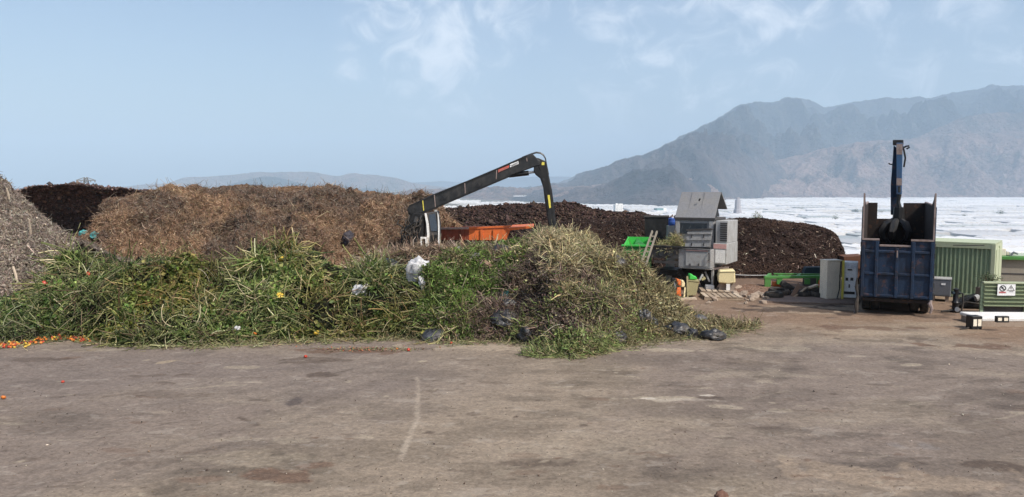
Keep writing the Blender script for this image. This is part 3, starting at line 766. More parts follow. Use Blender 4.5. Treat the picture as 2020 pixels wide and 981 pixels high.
c = np.array((.135, .088, .064)) * (1 - mixf[..., None]) + np.array((.215, .140, .088)) * mixf[..., None]
c = c * np.exp(.25 * fbm(A * 2.2, 4, seed=35))[..., None]
BRH = heap('dry_plant_heap', A, c, soil_m, 'wide heap of matted dry brown plants behind the green heap')
pr = []
def brown_mix(p, N):
    z_ = np.clip(.5 + .95 * fbm(p * .5, 4, seed=33) + .3 * (1 - p[:, 2] / 3.5), 0, 1)[:, None]
    return pick(N, BROWN, (4, 3, 2.6, 2, .9), .25) * (np.array((.62, .66, .72)) * (1 - z_) + np.array((1.14, 1.04, .93)) * z_)
N = 100000; p, n = scatter(A, v, N, .985)
pr.append((*strands(p, n, RNG.uniform(.05, .26, N), RNG.uniform(.006, .014, N), S=3, lift=.08, sag=1.0, curl=.35, sides=2, pref=np.array([.0, 0, -.5])), brown_mix(p, N)))
N = 9000; p, n = scatter(A, v, N, .97)
pr.append((*strands(p, n, RNG.uniform(.2, .6, N), RNG.uniform(.007, .013, N), S=4, lift=.14, sag=1.1, curl=.35), brown_mix(p, N)))
lay('dry_stalks', pr, fibre_m, BRH)
BROWNA = A

# low brown mound in front of the crane
A, v = mound(foot=[(700, 600), (1010, 600)], crest=[(700, 528), (740, 510), (775, 500), (800, 493), (840, 489), (880, 488), (920, 490), (960, 494), (1010, 504)],
             Yc=28.0, back=6, nu=110, nv=70, prof=.8, amps=((.5, .2), (1.5, .12), (5., .05)), seed=430, keep=.6)
c = np.array((.20, .125, .078)) * np.exp(.3 * fbm(A * 2.2, 4, seed=35))[..., None]
LOW = heap('dry_plant_mound', A, c, soil_m, 'low mound of matted brown straw at the foot of the black crane')
N = 26000; p, n = scatter(A, v, N, 1.15)
pr = [(*strands(p, n, RNG.uniform(.15, .7, N), RNG.uniform(.006, .014, N), S=3, lift=.5, curl=.3, sides=2), pick(N, BROWN, (3, 2, 3, 1.5, 1.8), .25))]
lay('dry_stalks', pr, fibre_m, LOW)
LOWA = A

def flow(p, k=1.9, f=.7):
    """plants lie together: neighbouring stems share a direction"""
    return k * np.stack([fbm(p * f, 3, seed=901), fbm(p * f, 3, seed=911) * .6, fbm(p * f, 3, seed=921) * .8 - .12], -1)
# ---------------------------------------------------------------- long green heap
A, v = mound(foot=[(-260, 688), (-60, 684), (0, 681), (60, 674), (130, 664), (175, 668), (205, 676), (250, 682), (400, 681), (470, 675), (520, 670), (600, 670), (700, 667), (800, 664), (850, 672), (900, 673), (960, 660)],
             crest=[(-260, 585), (-60, 580), (0, 582), (50, 582), (85, 566), (105, 540), (130, 526), (160, 521), (200, 523), (225, 536), (260, 534), (300, 527), (360, 533), (400, 537), (440, 540), (490, 533), (510, 515), (540, 508), (590, 505), (620, 509), (650, 523), (700, 534), (740, 533), (780, 545), (820, 553), (860, 557), (910, 545), (960, 570)],
             Yc=[(-260, 24.5), (0, 24.8), (130, 25.6), (560, 25), (800, 24.4), (960, 23.5)], back=3.5, nu=330, nv=120, prof=.55, amps=((.55, .32), (1.3, .30), (2.2, .42), (6., .08)), seed=500, keep=.65)
c = np.array((.018, .020, .011)) * np.exp(.4 * fbm(A * 2., 4, seed=51))[..., None]  # near-black skin: shade of the gaps between stems put into the colour
GRH = heap('plant_waste_heap', A, c, soil_m, 'long green heap of cut vegetable plants with tangled pale stems')
GREEN = [(.130, .160, .050), (.083, .112, .034), (.195, .212, .080), (.30, .29, .145), (.16, .12, .07), (.43, .40, .25), (.048, .070, .024)]
GREENL = [(.115, .185, .04), (.08, .135, .03), (.18, .225, .07), (.06, .10, .027), (.13, .12, .05), (.21, .24, .085)]
def zone_green(p):
    """the plants lie in patches: leafy, stalky, yellowing"""
    a_ = fbm(p * .55, 3, seed=71)[:, None]; b_ = fbm(p * .9, 3, seed=75)[:, None]
    k = np.ones((len(p), 3)) * np.exp(.35 * a_)
    k = k * (1 + np.clip(b_, 0, 1) * np.array([.45, .12, -.1]))
    x_ = px_of(p)[0][:, None]
    return k * np.where(x_ < 110, np.array([[.80, .84, .86]]), np.array([[1., 1., 1.]]))
pr = []
dens = lambda pc: .04 + sstep(-.30, .30, fbm(pc * 1.3, 3, seed=77))
N = 12500; p, n = scatter(A, v, N, 1.02, dens)
pr.append((*strands(p - n * .05, n, RNG.uniform(.4, 1.15, N), RNG.uniform(.009, .019, N), S=7, lift=.34, sag=1.2, curl=.42, jit=.22, grav=1.2, pref=flow(p) * 1.6, taper=.8), pick(N, GREEN, (3.2, 2.6, 3, 2.4, 1.4, 1.0, 1), .25) * zone_green(p)))
N = 6500; p, n = scatter(A, v, N, 1.05, dens)
pr.append((*strands(p, n, RNG.uniform(.12, .42, N), RNG.uniform(.008, .015, N), S=5, lift=.4, sag=1.0, curl=.9, jit=.3, grav=.9, taper=.8), pick(N, GREEN, (3, 3, 2.6, 1.6, 1.2, .5, 2), .28) * zone_green(p)))
lay('plant_stems', pr, stem_m, GRH)
pr = []
N = 62000; p, n = scatter(A, v, N, 1.05, lambda pc: .03 + sstep(-.2, .35, fbm(pc * 1.1, 3, seed=79)))
pr.append((*leaf_tris(p + n * RNG.uniform(-.05, .10, (N, 1)), n, RNG.choice([.05, .07, .10, .15], N), aspect=.85), pick(N, GREENL, None, .3) * zone_green(p)))
lay('leaves', pr, leaf_m, GRH)
# the stalks that can be followed one by one
def loose_stems(A, v, root, N, Lr, Rr, pal, vmax=1.05, wfun=None, lift=.7):
    p, n = scatter(A, v, N, vmax, wfun)
    for k in range(N):
        V, Q, per = strands(p[k:k + 1] + n[k:k + 1] * .05, n[k:k + 1], RNG.uniform(*Lr), RNG.uniform(*Rr), S=8, lift=lift, sag=1.15, curl=.42, jit=.25, grav=1.0, sides=5, taper=.55, pref=np.array([0, 0, -.5]))
        np_mesh('stem', V, [Q], stem_m, np.repeat(pick(1, pal), len(V), 0), root, smooth=True)
PALE = [(.42, .40, .25), (.34, .36, .18), (.48, .43, .30), (.28, .31, .13)]
loose_stems(A, v, GRH, 200, (.3, .8), (.011, .018), PALE, lift=.3, vmax=.97)
GREENA = A

# ---------------------------------------------------------------- mixed heap
A, v = mound(foot=[(800, 640), (830, 668), (870, 673), (940, 671), (1000, 671), (1045, 676), (1080, 692), (1130, 703), (1175, 698), (1215, 684), (1260, 675), (1330, 668), (1400, 662), (1450, 652), (1490, 645), (1500, 640)],
             crest=[(800, 600), (830, 570), (850, 540), (880, 515), (915, 502), (950, 493), (980, 484), (1010, 476), (1050, 467), (1080, 458), (1105, 456), (1130, 462), (1170, 477), (1200, 497), (1230, 520), (1260, 542), (1290, 560), (1315, 578), (1332, 594), (1350, 609), (1370, 618), (1400, 627), (1440, 635), (1490, 641), (1500, 639)],
             Yc=[(800, 22.6), (850, 23.5), (960, 25), (1100, 25.6), (1230, 25.5), (1340, 25), (1400, 24.6), (1460, 23.8), (1500, 23.5)], back=4.5, nu=330, nv=150, prof=.66, amps=((.5, .28), (1.2, .30), (2.4, .30), (6., .09)), seed=600, keep=.8, endr=55)
def zones(p):
    """0 fresh green leaves, 1 straw, 2 grey purple roots, 3 olive, 4 bright grass green - as weights"""
    x, y = px_of(p); nx = 90 * fbm(p * 1.3, 4, seed=81); ny = 60 * fbm(p * 1.3, 4, seed=85)
    x, y = x + nx, y + ny
    g = lambda cx, cy, sx, sy: np.exp(-((x - cx) / sx) ** 2 - ((y - cy) / sy) ** 2)
    W = np.stack([1.5 * g(905, 540, 60, 70) + 1.2 * g(960, 500, 40, 25), 1.5 * g(1085, 468, 75, 26) + .7 * g(1190, 490, 55, 26),
                  1.5 * g(1045, 545, 85, 45) + 1.2 * g(960, 630, 60, 50) + .7 * g(1100, 600, 60, 40) + .7 * g(1050, 660, 50, 25) + .6 * g(1190, 610, 50, 30), .28 + .9 * g(1250, 560, 120, 60) + .6 * g(1400, 640, 90, 40),
                  .9 * g(1150, 645, 95, 30) + 1.0 * g(1150, 690, 80, 20) + .6 * g(1180, 560, 40, 40) + .5 * g(1240, 600, 40, 30)], -1)
    return W ** 1.5 / (W ** 1.5).sum(-1, keepdims=True)
ZC = np.array([(.125, .185, .045), (.41, .35, .205), (.155, .112, .090), (.240, .205, .110), (.20, .25, .085)])
c = (zones(A) @ (ZC * .30)) * np.exp(.35 * fbm(A * 2., 4, seed=91))[..., None]  # zone colours darkened on the skin to paint shade between the strands
MIX = heap('plant_waste_heap', A, c, soil_m, 'tall mixed heap of straw, roots and wilting greenery with black bags in it')
def zone_cols(p, N, j=.42):
    k = (RNG.random(N)[:, None] > np.cumsum(zones(p), 1)).sum(1).clip(0, 4)
    return ZC[k] * np.exp(RNG.normal(size=(N, 1)) * j) * np.exp(RNG.normal(size=(N, 3)) * .06), k
pr = []
N = 26000; p, n = scatter(A, v, N, 1.02, dens); cc, k = zone_cols(p, N)
L = RNG.uniform(.18, .7, N) * np.array([.7, 1.15, .8, .9, .9])[k]
pr.append((*strands(p, n, L, RNG.uniform(.006, .013, N), S=4, lift=.34, sag=1.1, curl=.5, grav=.7, pref=flow(p, 1.8, 1.0)), cc))
N = 20000; p, n = scatter(A, v, N, 1.08, dens); cc, k = zone_cols(p, N)
pr.append((*strands(p, n, RNG.uniform(.12, .55, N), RNG.uniform(.008, .018, N), S=4, lift=.34, sag=1.0, curl=.55, grav=.7, sides=2), cc * 1.1))
lay('plant_stems', pr, stem_m, MIX)
N = 65000; p, n = scatter(A, v, N, 1.1, lambda pc: (zones(pc) * np.array([2.2, .15, .2, .7, 1.5])).sum(-1)); cc, k = zone_cols(p, N)
lay('leaves', [(*leaf_tris(p + n * RNG.uniform(-.03, .13, (N, 1)), n, RNG.uniform(.05, .13, N)), cc)], leaf_m, MIX)
loose_stems(A, v, MIX, 60, (.3, .8), (.010, .016), [(.46, .40, .27), (.36, .33, .18), (.30, .24, .17)])
MIXA = A

# thin spill of cut greens in front of the mixed heap
N = 2600
t_ = RNG.random(N); px_ = 1045 + 170 * t_ + RNG.normal(size=N) * 6
py_ = np.interp(px_, [1040, 1080, 1130, 1180, 1220], [703, 705, 703, 698, 686]) - np.abs(RNG.normal(size=N)) * np.interp(px_, [1040, 1100, 1220], [3, 12, 10])
p = G(px_, py_); th = np.clip((706 - py_) / 30, 0, 1) * np.clip((px_ - 1040) / 60, 0.1, 1); p[:, 2] = .01 + RNG.random(N) * .22 * th
up_ = np.tile([0, -.2, 1.], (N, 1)); SPG = [(.20, .25, .09), (.27, .29, .12), (.14, .19, .06), (.36, .33, .18), (.17, .13, .09)]
sp_ = lay('cut_greens', [(*strands(p, up_, RNG.uniform(.12, .5, N), RNG.uniform(.007, .016, N), S=4, lift=.35, curl=.35), pick(N, SPG, (3, 3, 2, 1.5, 1), .3))], stem_m, None)
tag(sp_, 'thin spill of cut greens running out from the mixed heap onto the concrete')

# wisps and trodden bits along the foot of the two heaps
N = 5200
px_ = RNG.uniform(-20, 1500, N); fy = np.interp(px_, [-20, 0, 60, 130, 205, 400, 600, 800, 870, 1000, 1045, 1130, 1215, 1330, 1400, 1490, 1500], [682, 681, 674, 664, 677, 682, 671, 665, 674, 672, 677, 704, 685, 669, 663, 646, 641])
p = G(px_, fy + np.abs(RNG.normal(size=N)) * 5 - 2.5); p[:, 2] = .012
up_ = np.tile([0, 0, 1.], (N, 1))
cc = pick(N, [(.16, .19, .07), (.26, .25, .13), (.20, .15, .09), (.34, .30, .18)], None, .3)
lit = np_mesh  # noqa
lt = lay('plant_litter', [(*strands(p, up_, RNG.uniform(.08, .4, N), RNG.uniform(.005, .012, N), S=3, lift=.25, curl=.35), cc)], stem_m, None)
tag(lt, 'stray cut stems strewn on the concrete along the heaps')
# ================================================================== materials of the machines
navy = paint('navy_paint', (.008, .026, .062), .65, amt=.75, dirt=(.016, .014, .016), rust=.35, scale=1.6, var=.3)
navy_l = paint('blue_crane_paint', (.035, .095, .20), .4, amt=.35, rust=.3)
blackm = paint('black_steel', (.013, .013, .014), .38, amt=.25, dirt=(.05, .045, .04), bump=.08)
greyblk = paint('worn_black_paint', (.022, .023, .025), .42, amt=.45, dirt=(.075, .068, .06), bump=.06)
dark_in = paint('grimy_shaded_steel', (.022, .016, .014), .85, amt=.6, dirt=(.045, .028, .020), rust=.3)  # grimy steel; shade inside the truck bed is put into this dark colour
rustm = paint('rusty_steel', (.13, .055, .030), .85, amt=.5, dirt=(.06, .035, .025), bump=.4, scale=4)
palerust = paint('scuffed_rim', (.28, .22, .20), .7, amt=.5, dirt=(.12, .07, .05))
rubber = paint('tyre_rubber', (.026, .024, .022), .9, amt=.7, dirt=(.115, .09, .07), bump=.1)
orange = paint('orange_paint', (.64, .145, .032), .5, amt=.3, dirt=(.28, .06, .03), rust=.25)
orange_d = paint('weathered_orange_paint', (.20, .042, .020), .75, amt=.65, dirt=(.07, .035, .025), rust=.6, scale=3)
grey = paint('grey_paint', (.29, .29, .29), .5, amt=.5, dirt=(.16, .145, .13), scale=1.4, rust=.25)
grey_l = paint('light_grey_paint', (.40, .40, .39), .5, amt=.45, dirt=(.22, .19, .165), rust=.2)
grey_d = paint('dark_grey_paint', (.065, .062, .062), .6, amt=.5, dirt=(.10, .08, .065))
hood_m = paint('dusty_grey_hood', (.215, .215, .222), .6, amt=.4, dirt=(.26, .245, .21), scale=.9, var=.1)
pink = paint('faded_red_band', (.62, .36, .33), .6, amt=.35, dirt=(.45, .35, .32))
glass = paint('dusty_glass', (.035, .045, .055), .12, amt=.3, dirt=(.12, .12, .12), bump=0, spec=.8)
glass_b = paint('cab_glass', (.055, .075, .105), .08, amt=.2, dirt=(.16, .17, .18), bump=0, spec=.9)
white = paint('white_paint', (.82, .81, .78), .5, amt=.22, dirt=(.45, .40, .33))
beige = paint('beige_paint', (.86, .77, .62), .55, amt=.25, dirt=(.36, .30, .23))
cream = paint('cream_paint', (.74, .63, .36), .5, amt=.25, dirt=(.5, .42, .26))
khaki = paint('khaki_box', (.36, .32, .17), .6, amt=.4, dirt=(.24, .2, .12))
brightg = paint('bright_green_paint', (.055, .50, .075), .45, amt=.15, dirt=(.1, .22, .06), var=.1)
darkg = paint('shadowed_green_paint', (.030, .205, .040), .5, amt=.4, dirt=(.05, .09, .03))  # the bin's green again, with shade put into the darker colour
frameg = paint('green_frame_paint', (.080, .265, .060), .45, amt=.35, dirt=(.12, .14, .05))
contg = paint('container_green', (.30, .39, .25), .55, rust=.15, amt=.3, dirt=(.20, .21, .14), var=.1)
contg_l = paint('sunlit_container_green', (.45, .50, .34), .55, amt=.25, dirt=(.36, .36, .22), var=.08)  # lit copy of the container green: sunlight put into the paler colour
yellow = paint('yellow_marking', (.72, .62, .10), .5, amt=.25, dirt=(.4, .34, .1))
redlab = paint('red_label', (.62, .10, .07), .5, amt=.25, dirt=(.35, .14, .1), bump=0)
inkm = paint('printed_ink', (.015, .015, .017), .5, amt=0, bump=0)
whitelab = paint('white_label', (.88, .88, .86), .5, amt=.2, dirt=(.5, .48, .45), bump=0)
redink = paint('red_ink', (.45, .13, .13), .5, amt=.2, bump=0)
wood = paint('weathered_wood', (.36, .28, .20), .85, amt=.5, dirt=(.20, .14, .10), scale=5)
wood_l = paint('pale_wood', (.50, .41, .31), .85, amt=.35, dirt=(.3, .22, .16), scale=5)
brownb = paint('brown_board', (.24, .155, .11), .8, amt=.5, dirt=(.16, .10, .07))
stone = paint('broken_stone', (.33, .26, .20), .9, amt=.5, dirt=(.22, .15, .11), bump=.5, scale=6)
blue_dr = paint('blue_plastic', (.035, .095, .36), .35, amt=.1, bump=0)
teal = paint('dark_teal_sheet', (.012, .032, .045), .6, amt=.4, dirt=(.04, .04, .04))
greyv = paint('slate_grey_paint', (.16, .175, .20), .5, amt=.35, dirt=(.22, .19, .16))
plaster = paint('tan_plaster', (.30, .27, .22), .85, amt=.4, dirt=(.22, .19, .15))
concrete = paint('rough_concrete', (.29, .23, .185), .9, amt=.5, dirt=(.22, .17, .13), bump=.4)
blueband = paint('blue_shade_tint', (.70, .74, .80), .5, amt=.2, bump=0)
conc_w = paint('whitewashed_concrete', (.74, .73, .70), .75, amt=.3, dirt=(.48, .42, .34), bump=.2)
alu = paint('weathered_ladder', (.27, .24, .19), .65, amt=.5, dirt=(.16, .14, .11))
chrome = paint('piston_steel', (.55, .56, .58), .2, metal=.9, amt=.1, bump=0)

def rect(mb, f, a, b, y0, y1):
    """box whose front face fills the photo rectangle a-b on the plane y0"""
    (x0, z0), (x1, z1) = f.uv(*a, y0), f.uv(*b, y0)
    return mb.box(min(x0, x1), max(x0, x1), y0, y1, min(z0, z1), max(z0, z1))
def poly(mb, f, pts, y0, y1):
    return mb.prism([f.uv(*p, y0) for p in pts], y0, y1)
def dots(f, pts, y): return [f.pt(px, py, y) for px, py in pts]
def sag_(a, b, drop, n=8):
    a, b = Vector(a), Vector(b)
    return [a.lerp(b, i / n) - Vector((0, 0, drop * 4 * (i / n) * (1 - i / n))) for i in range(n + 1)]
FONT = {'A': '01110 10001 10001 11111 10001 10001 10001', 'E': '11111 10000 10000 11110 10000 10000 11111', 'G': '01110 10001 10000 10111 10001 10001 01110', 'I': '11111 00100 00100 00100 00100 00100 11111',
        'N': '10001 11001 10101 10101 10011 10001 10001', 'R': '11110 10001 10001 11110 10100 10010 10001', 'S': '01111 10000 10000 01110 00001 00001 11110', 'T': '11111 00100 00100 00100 00100 00100 00100',
        'U': '10001 10001 10001 10001 10001 10001 01110', '0': '01110 10001 10011 10101 11001 10001 01110', '7': '11111 00001 00010 00100 01000 01000 01000', 'J': '00111 00010 00010 00010 00010 10010 01100', 'O': '01110 10001 10001 10001 10001 10001 01110', 'H': '10001 10001 10001 11111 10001 10001 10001'}
def letters(text, o, dx, dz, h, y, thick=.004):
    """block letters as one thin print: o = start (x, z), dx = unit writing direction, h = height"""
    mb = MB(); px_ = h / 7.0
    for i, ch in enumerate(text):
        for rI, row in enumerate(FONT.get(ch, '').split()):
            k = 0
            while k < 5:
                if row[k] == '1':
                    e = k
                    while e < 5 and row[e] == '1': e += 1
                    a, b = (i * 6 + k) * px_, (i * 6 + e) * px_; t0, t1 = (6 - rI) * px_, (7 - rI) * px_
                    q = [(o[0] + dx[0] * u + dz[0] * w2, o[1] + dx[1] * u + dz[1] * w2) for u, w2 in ((a, t0), (b, t0), (b, t1), (a, t1))]
                    mb.prism(q, y, y + thick); k = e
                else: k += 1
    return mb
def wheel(root, c, R_, wd, mat_rim, axis='x', name='wheel'):
    w_ = MB(); prof = [(R_ * .55, -wd / 2), (R_ * .92, -wd / 2), (R_, -wd * .36), (R_, wd * .36), (R_ * .92, wd / 2), (R_ * .55, wd / 2), (R_ * .55, -wd / 2)]
    o = MB().lathe(prof, 20, c, axis).build(name, rubber, root, smooth=True)
    MB().lathe([(R_ * .56, -wd * .42), (R_ * .5, -wd * .3), (R_ * .2, -wd * .22), (R_ * .16, -wd * .5), (.001, -wd * .5)], 16, c, axis).build('rim', mat_rim, o, smooth=True)
    MB().lathe([(R_ * .56, wd * .42), (R_ * .5, wd * .3), (R_ * .2, wd * .22), (R_ * .16, wd * .5), (.001, wd * .5)], 16, c, axis).build('rim', mat_rim, o, smooth=True)
    return o

# ================================================================== blue truck with open container
T = Frame(G(1767, 622), 26)
tr = T.root('waste_truck', 'blue open topped waste truck seen from behind, grab crane standing up behind its headboard', 'truck')
xl, xr = T.uv(1696, 600)[0], T.uv(1838, 600)[0]
zb = T.uv(1767, 589)[1]; zt = T.uv(1720, 474)[1]; zn = T.uv(1767, 487)[1]; zw = T.uv(1701, 383)[1]; LB = 6.4
nl, nr = T.uv(1735, 480)[0], T.uv(1797, 480)[0]
xm = (xl + xr) / 2
# tailgate: two leaves with ribs
tg = MB().prism([(xl, zb), (xr, zb), (xr, zt), (nr, zt), (nr, zn), (nl, zn), (nl, zt), (xl, zt)], 0, .06).build('tailgate', navy, tr)
for a, b in ((xl + .03, xm - .02), (xm + .02, xr - .03)):
    MB().box(a, b, -.035, -.002, zb + .05, zn - .12).build('door_leaf', navy, tg, bevel=.012)
for x in (xl + .05, T.uv(1728, 540)[0], xm, T.uv(1800, 540)[0], xr - .05):
    top = zt - .03 if x < nl or x > nr else zn - .05
    MB().box(x - .05, x + .05, -.10, -.037, zb + .02, top).build('upright_rib', navy, tg, bevel=.012)
for py in (497, 541, 584):
    z = T.uv(1767, py)[1]
    for a, b in ((xl + .10, T.uv(1728, 540)[0] - .05), (T.uv(1728, 540)[0] + .05, xm - .05), (xm + .05, T.uv(1800, 540)[0] - .05), (T.uv(1800, 540)[0] + .05, xr - .10)):
        MB().box(a + .003, b - .003, -.085, -.037, z - .04, z + .04).build('cross_rib', navy, tg, bevel=.01)
for a, b, z in ((xl, nl, zt), (nr, xr, zt), (nl, nr, zn)):
    MB().box(a + .004, b - .004, -.05, .11, z + .002, z + .055).build('scuffed_rim', palerust, tg)
MB().box(xm - .015, xm + .02, -.14, -.102, zn - .35, zn - .12).build('latch', palerust, tg)
for x in (xl - .012, xr + .012):
    for k in range(6):
        z = zb + .1 + k * (zt - zb - .2) / 5.4
        MB().cyl((x, -.03, z), (x, -.03, z + .16), .032, n=8).build('hinge', greyblk, tg)
# side walls with outer ribs, headboard in two halves, floor
for x, s_ in ((xl, 1), (xr, -1)):
    zq = T.uv(1715, 400, LB)[1]; xa_, xb_ = min(x, x + s_ * .05), max(x, x + s_ * .05)
    prof_ = [(.112, zb), (LB, zb), (LB, zq), (1.5, zq), (.45, zq + (zw - zq) * .55), (.112, zw)]
    w_ = MB().add([(xx, y, z) for xx in (xa_, xb_) for y, z in prof_], [tuple(range(6))[::-1], tuple(range(6, 12))] + [(q, (q + 1) % 6, (q + 1) % 6 + 6, q + 6) for q in range(6)]).build('side_wall', dark_in, tr)
    for k in range(8):
        y = .15 + k * .86
        MB().box(min(x - s_ * .035, x - s_ * .013), max(x - s_ * .035, x - s_ * .013), y, y + .12, zb, zq - .03).build('side_rib', navy, w_)
    MB().box(min(x - s_ * .012, x + s_ * .058), max(x - s_ * .012, x + s_ * .058), 1.5, LB + .07, zq + .002, zq + .05).build('wall_rim', palerust, w_)
    MB().box(min(x - s_ * .002, x - s_ * .012), max(x - s_ * .002, x - s_ * .012), .12, LB, zb + .002, zq - .002).build('outer_skin', navy, w_)
    MB().box(min(x - s_ * .004, x + s_ * .045), max(x - s_ * .004, x + s_ * .045), .02, .108, zt + .06, zw + .03).build('corner_post', palerust, w_)
zh = T.uv(1715, 400, LB)[1]; hl, hr = T.uv(1731, 410, LB)[0], T.uv(1782, 410, LB)[0]; zg = T.uv(1757, 432, LB)[1]
MB().prism([(xl + .003, zb), (xr - .003, zb), (xr - .003, zh), (hr, zh), (hr, zg), (hl, zg), (hl, zh), (xl + .003, zh)], LB + .003, LB + .06).build('headboard', dark_in, tr)
MB().box(xl + .065, xr - .065, .065, LB - .005, zb - .002, zb + .05).build('load_floor', dark_in, tr)
# rust coloured dome low at the left of the bed
V = []
pm = MB().lathe([(1.0, 0), (.85, .35), (.5, .62), (.18, .75), (.001, .78)], 18, (xl + .75, 3.6, zb + .05)).build('rusty_dome', rustm, tr, smooth=True)
# chassis
for x in (xm - .42, xm + .42): MB().box(x - .05, x + .05, .25, 9.2, .72, zb - .09).build('chassis_rail', greyblk, tr)
MB().box(xl + .08, xr - .08, .02, .2, zb - .14, zb - .02)  .build('rear_beam', dark_in, tr, bevel=.015)
MB().box(xl + .3, xr - .3, .06, .16, .42, .55).build('underrun_bar', greyblk, tr, bevel=.01)
for y in (1.05, 2.4, 7.6):
    MB().cyl((xl + .1, y, .5), (xr - .1, y, .5), .08, n=10).build('axle', greyblk, tr)
    for s_, x in ((1, xl), (-1, xr)):
        wheel(tr, (x + s_ * .17, y, .5), .5, .25, palerust)
        if y < 3: wheel(tr, (x + s_ * .48, y, .5), .5, .27, palerust)
# cab and crane
cabo = MB().box(xl + .02, xr - .02, 7.4, 9.3, .85, 2.75).build('cab', navy_l, tr, bevel=.08)
MB().box(xl + .2, xr - .2, 7.38, 7.396, 1.7, 2.5).build('rear_window', glass, cabo)
MB().box(xl + .15, xr - .15, 9.304, 9.32, 1.7, 2.55).build('windscreen', glass, cabo)
yc = LB + .45
def Tc(px, py, y=yc): return T.pt(px, py, y)
x0, z0 = T.uv(1765, 440, yc)
MB().box(x0 - .3, x0 + .3, yc - .3, yc + .3, .75, z0 - .1).build('crane_column', navy_l, tr, bevel=.03)
MB().prism([T.uv(1757, 424, yc), T.uv(1776, 424, yc), T.uv(1776, 300, yc), T.uv(1763, 287, yc), T.uv(1757, 367, yc)], yc - .16, yc + .16).build('crane_boom', navy, tr, bevel=.02)
yf = yc - .36
arm = MB().prism([T.uv(1768, 384, yf), T.uv(1779, 384, yf), T.uv(1781, 282, yf), T.uv(1768, 282, yf)], yf - .02, yf + .19).build('crane_arm', navy_l, tr, bevel=.02)
MB().prism([T.uv(1768.5, 305, yf - .03), T.uv(1780, 305, yf - .03), T.uv(1780.5, 284, yf - .03), T.uv(1768.5, 284, yf - .03)], yf - .035, yf - .022).build('worn_arm_plate', palerust, arm)
MB().prism([T.uv(1768.5, 366, yf - .03), T.uv(1779, 366, yf - .03), T.uv(1779, 352, yf - .03), T.uv(1768.5, 352, yf - .03)], yf - .035, yf - .022).build('worn_arm_plate', palerust, arm)
MB().prism([T.uv(1761, 287, yc), T.uv(1782, 287, yc), T.uv(1782, 277, yc), T.uv(1761, 277, yc)], yf, yc + .14).build('boom_knuckle', blackm, tr, bevel=.02)
MB().cyl(T.pt(1774, 380, yf - .1), T.pt(1774, 368, yf - .1), .05, n=10).build('arm_sticker_plate', greyblk, arm)
MB().tube([T.pt(1783, 330, yc - .2), T.pt(1786, 312, yc - .25), T.pt(1783, 296, yc - .3), T.pt(1779, 285, yc - .3)], .035, 6).build('hydraulic_hose', blackm, tr, smooth=True)
MB().tube([T.pt(1782, 292, yc - .1), T.pt(1787, 289, yc - .1), T.pt(1793, 288, yc - .1), T.pt(1794, 291, yc - .1), T.pt(1788, 294, yc - .1)], .04, 6).build('work_lamp', blackm, tr, smooth=True)
MB().tube([T.pt(1762, 325, yc - .1), T.pt(1755, 324, yc - .1), T.pt(1753, 322, yc - .1)], .03, 6).build('hose_bracket', blackm, tr)
MB().tube([T.pt(1774, 384, yf), T.pt(1772, 398, yf), T.pt(1774, 410, yf)], [.09, .07, .10], 8).build('grab_link', blackm, tr)
MB().tube([T.pt(1760, 430, yf), T.pt(1757, 445, yf), T.pt(1762, 455, yf)], .025, 6).build('hydraulic_hose', blackm, tr, smooth=True)
gb = MB().cyl(T.pt(1774, 409, yf), T.pt(1773, 432, yf), .20, .24, n=12).build('grab_rotator', blackm, tr)
gx, gz = T.uv(1770, 458, yf)
for k in range(6):
    a = k * math.pi / 3 + .2; ca, sa = math.cos(a), math.sin(a)
    pts = [Vector((gx + ca * rr, yf + sa * rr, gz + hh)) for rr, hh in ((.12, .52), (.42, .34), (.60, .02), (.52, -.25), (.18, -.48))]
    MB().tube(pts, [.10, .16, .15, .11, .03], 6).build('grab_tine', greyblk, gb, smooth=True)
# rags hanging at the two rear corners
for pts_, mt_, rs_ in (([(1691, 548), (1689, 566), (1692, 584), (1689, 600), (1690, 613), (1685, 624)], rubber, [.02, .05, .035, .07, .05, .03]), ([(1686, 606), (1688, 616), (1682, 627)], palerust, [.02, .06, .03]),
                        ([(1837, 592), (1834, 600), (1838, 610), (1835, 619)], palerust, [.03, .07, .05, .03])):
    MB().tube([T.pt(a_, b_, -.06 - .02 * k_) for k_, (a_, b_) in enumerate(pts_)], rs_, 6).build('hanging_rag', mt_, tr)

# ================================================================== black crane
K = Frame((0, 31.0, 0), 0)
def Kp(a, b, y=0): return K.uv(a, b, y)
cx0, cz0 = Kp(828, 480)
K.o = Vector((cx0, 31.0, 0))
cr = K.root('loading_crane', 'black loading crane, long raised boom and hanging arm, beside the brown heap', 'crane')
boom = poly(MB(), K, [(803, 413), (807, 406), (850, 385), (985, 331.5), (1040, 307.5), (1051, 304), (1058, 311), (1066, 318), (1066, 326), (1050, 331), (1007, 347), (920, 384), (833, 421), (806, 424)], -.22, .22).build('boom', greyblk, cr, bevel=.03)
poly(MB(), K, [(806, 408.5), (985, 334), (1040, 310), (1038, 306.5), (985, 330), (807, 405)], -.24, .24).build('boom_top_plate', blackm, boom)
poly(MB(), K, [(833, 422.5), (920, 385.5), (1007, 348.5), (1009, 345), (920, 381), (833, 418)], -.24, .24).build('boom_bottom_plate', blackm, boom)
for a, b in (((833, 396), (835, 416)), ((856, 385), (858, 409)), ((916, 362), (917, 382)), ((979, 336), (978, 354)), ((1038, 312), (1039, 319))):
    poly(MB(), K, [(a[0], a[1]), (a[0] + 1.6, a[1] - .6), (b[0] + 1.6, b[1] - .6), b], -.245, -.225).build('weld_strap', palerust if a[0] != 833 else yellow, boom)
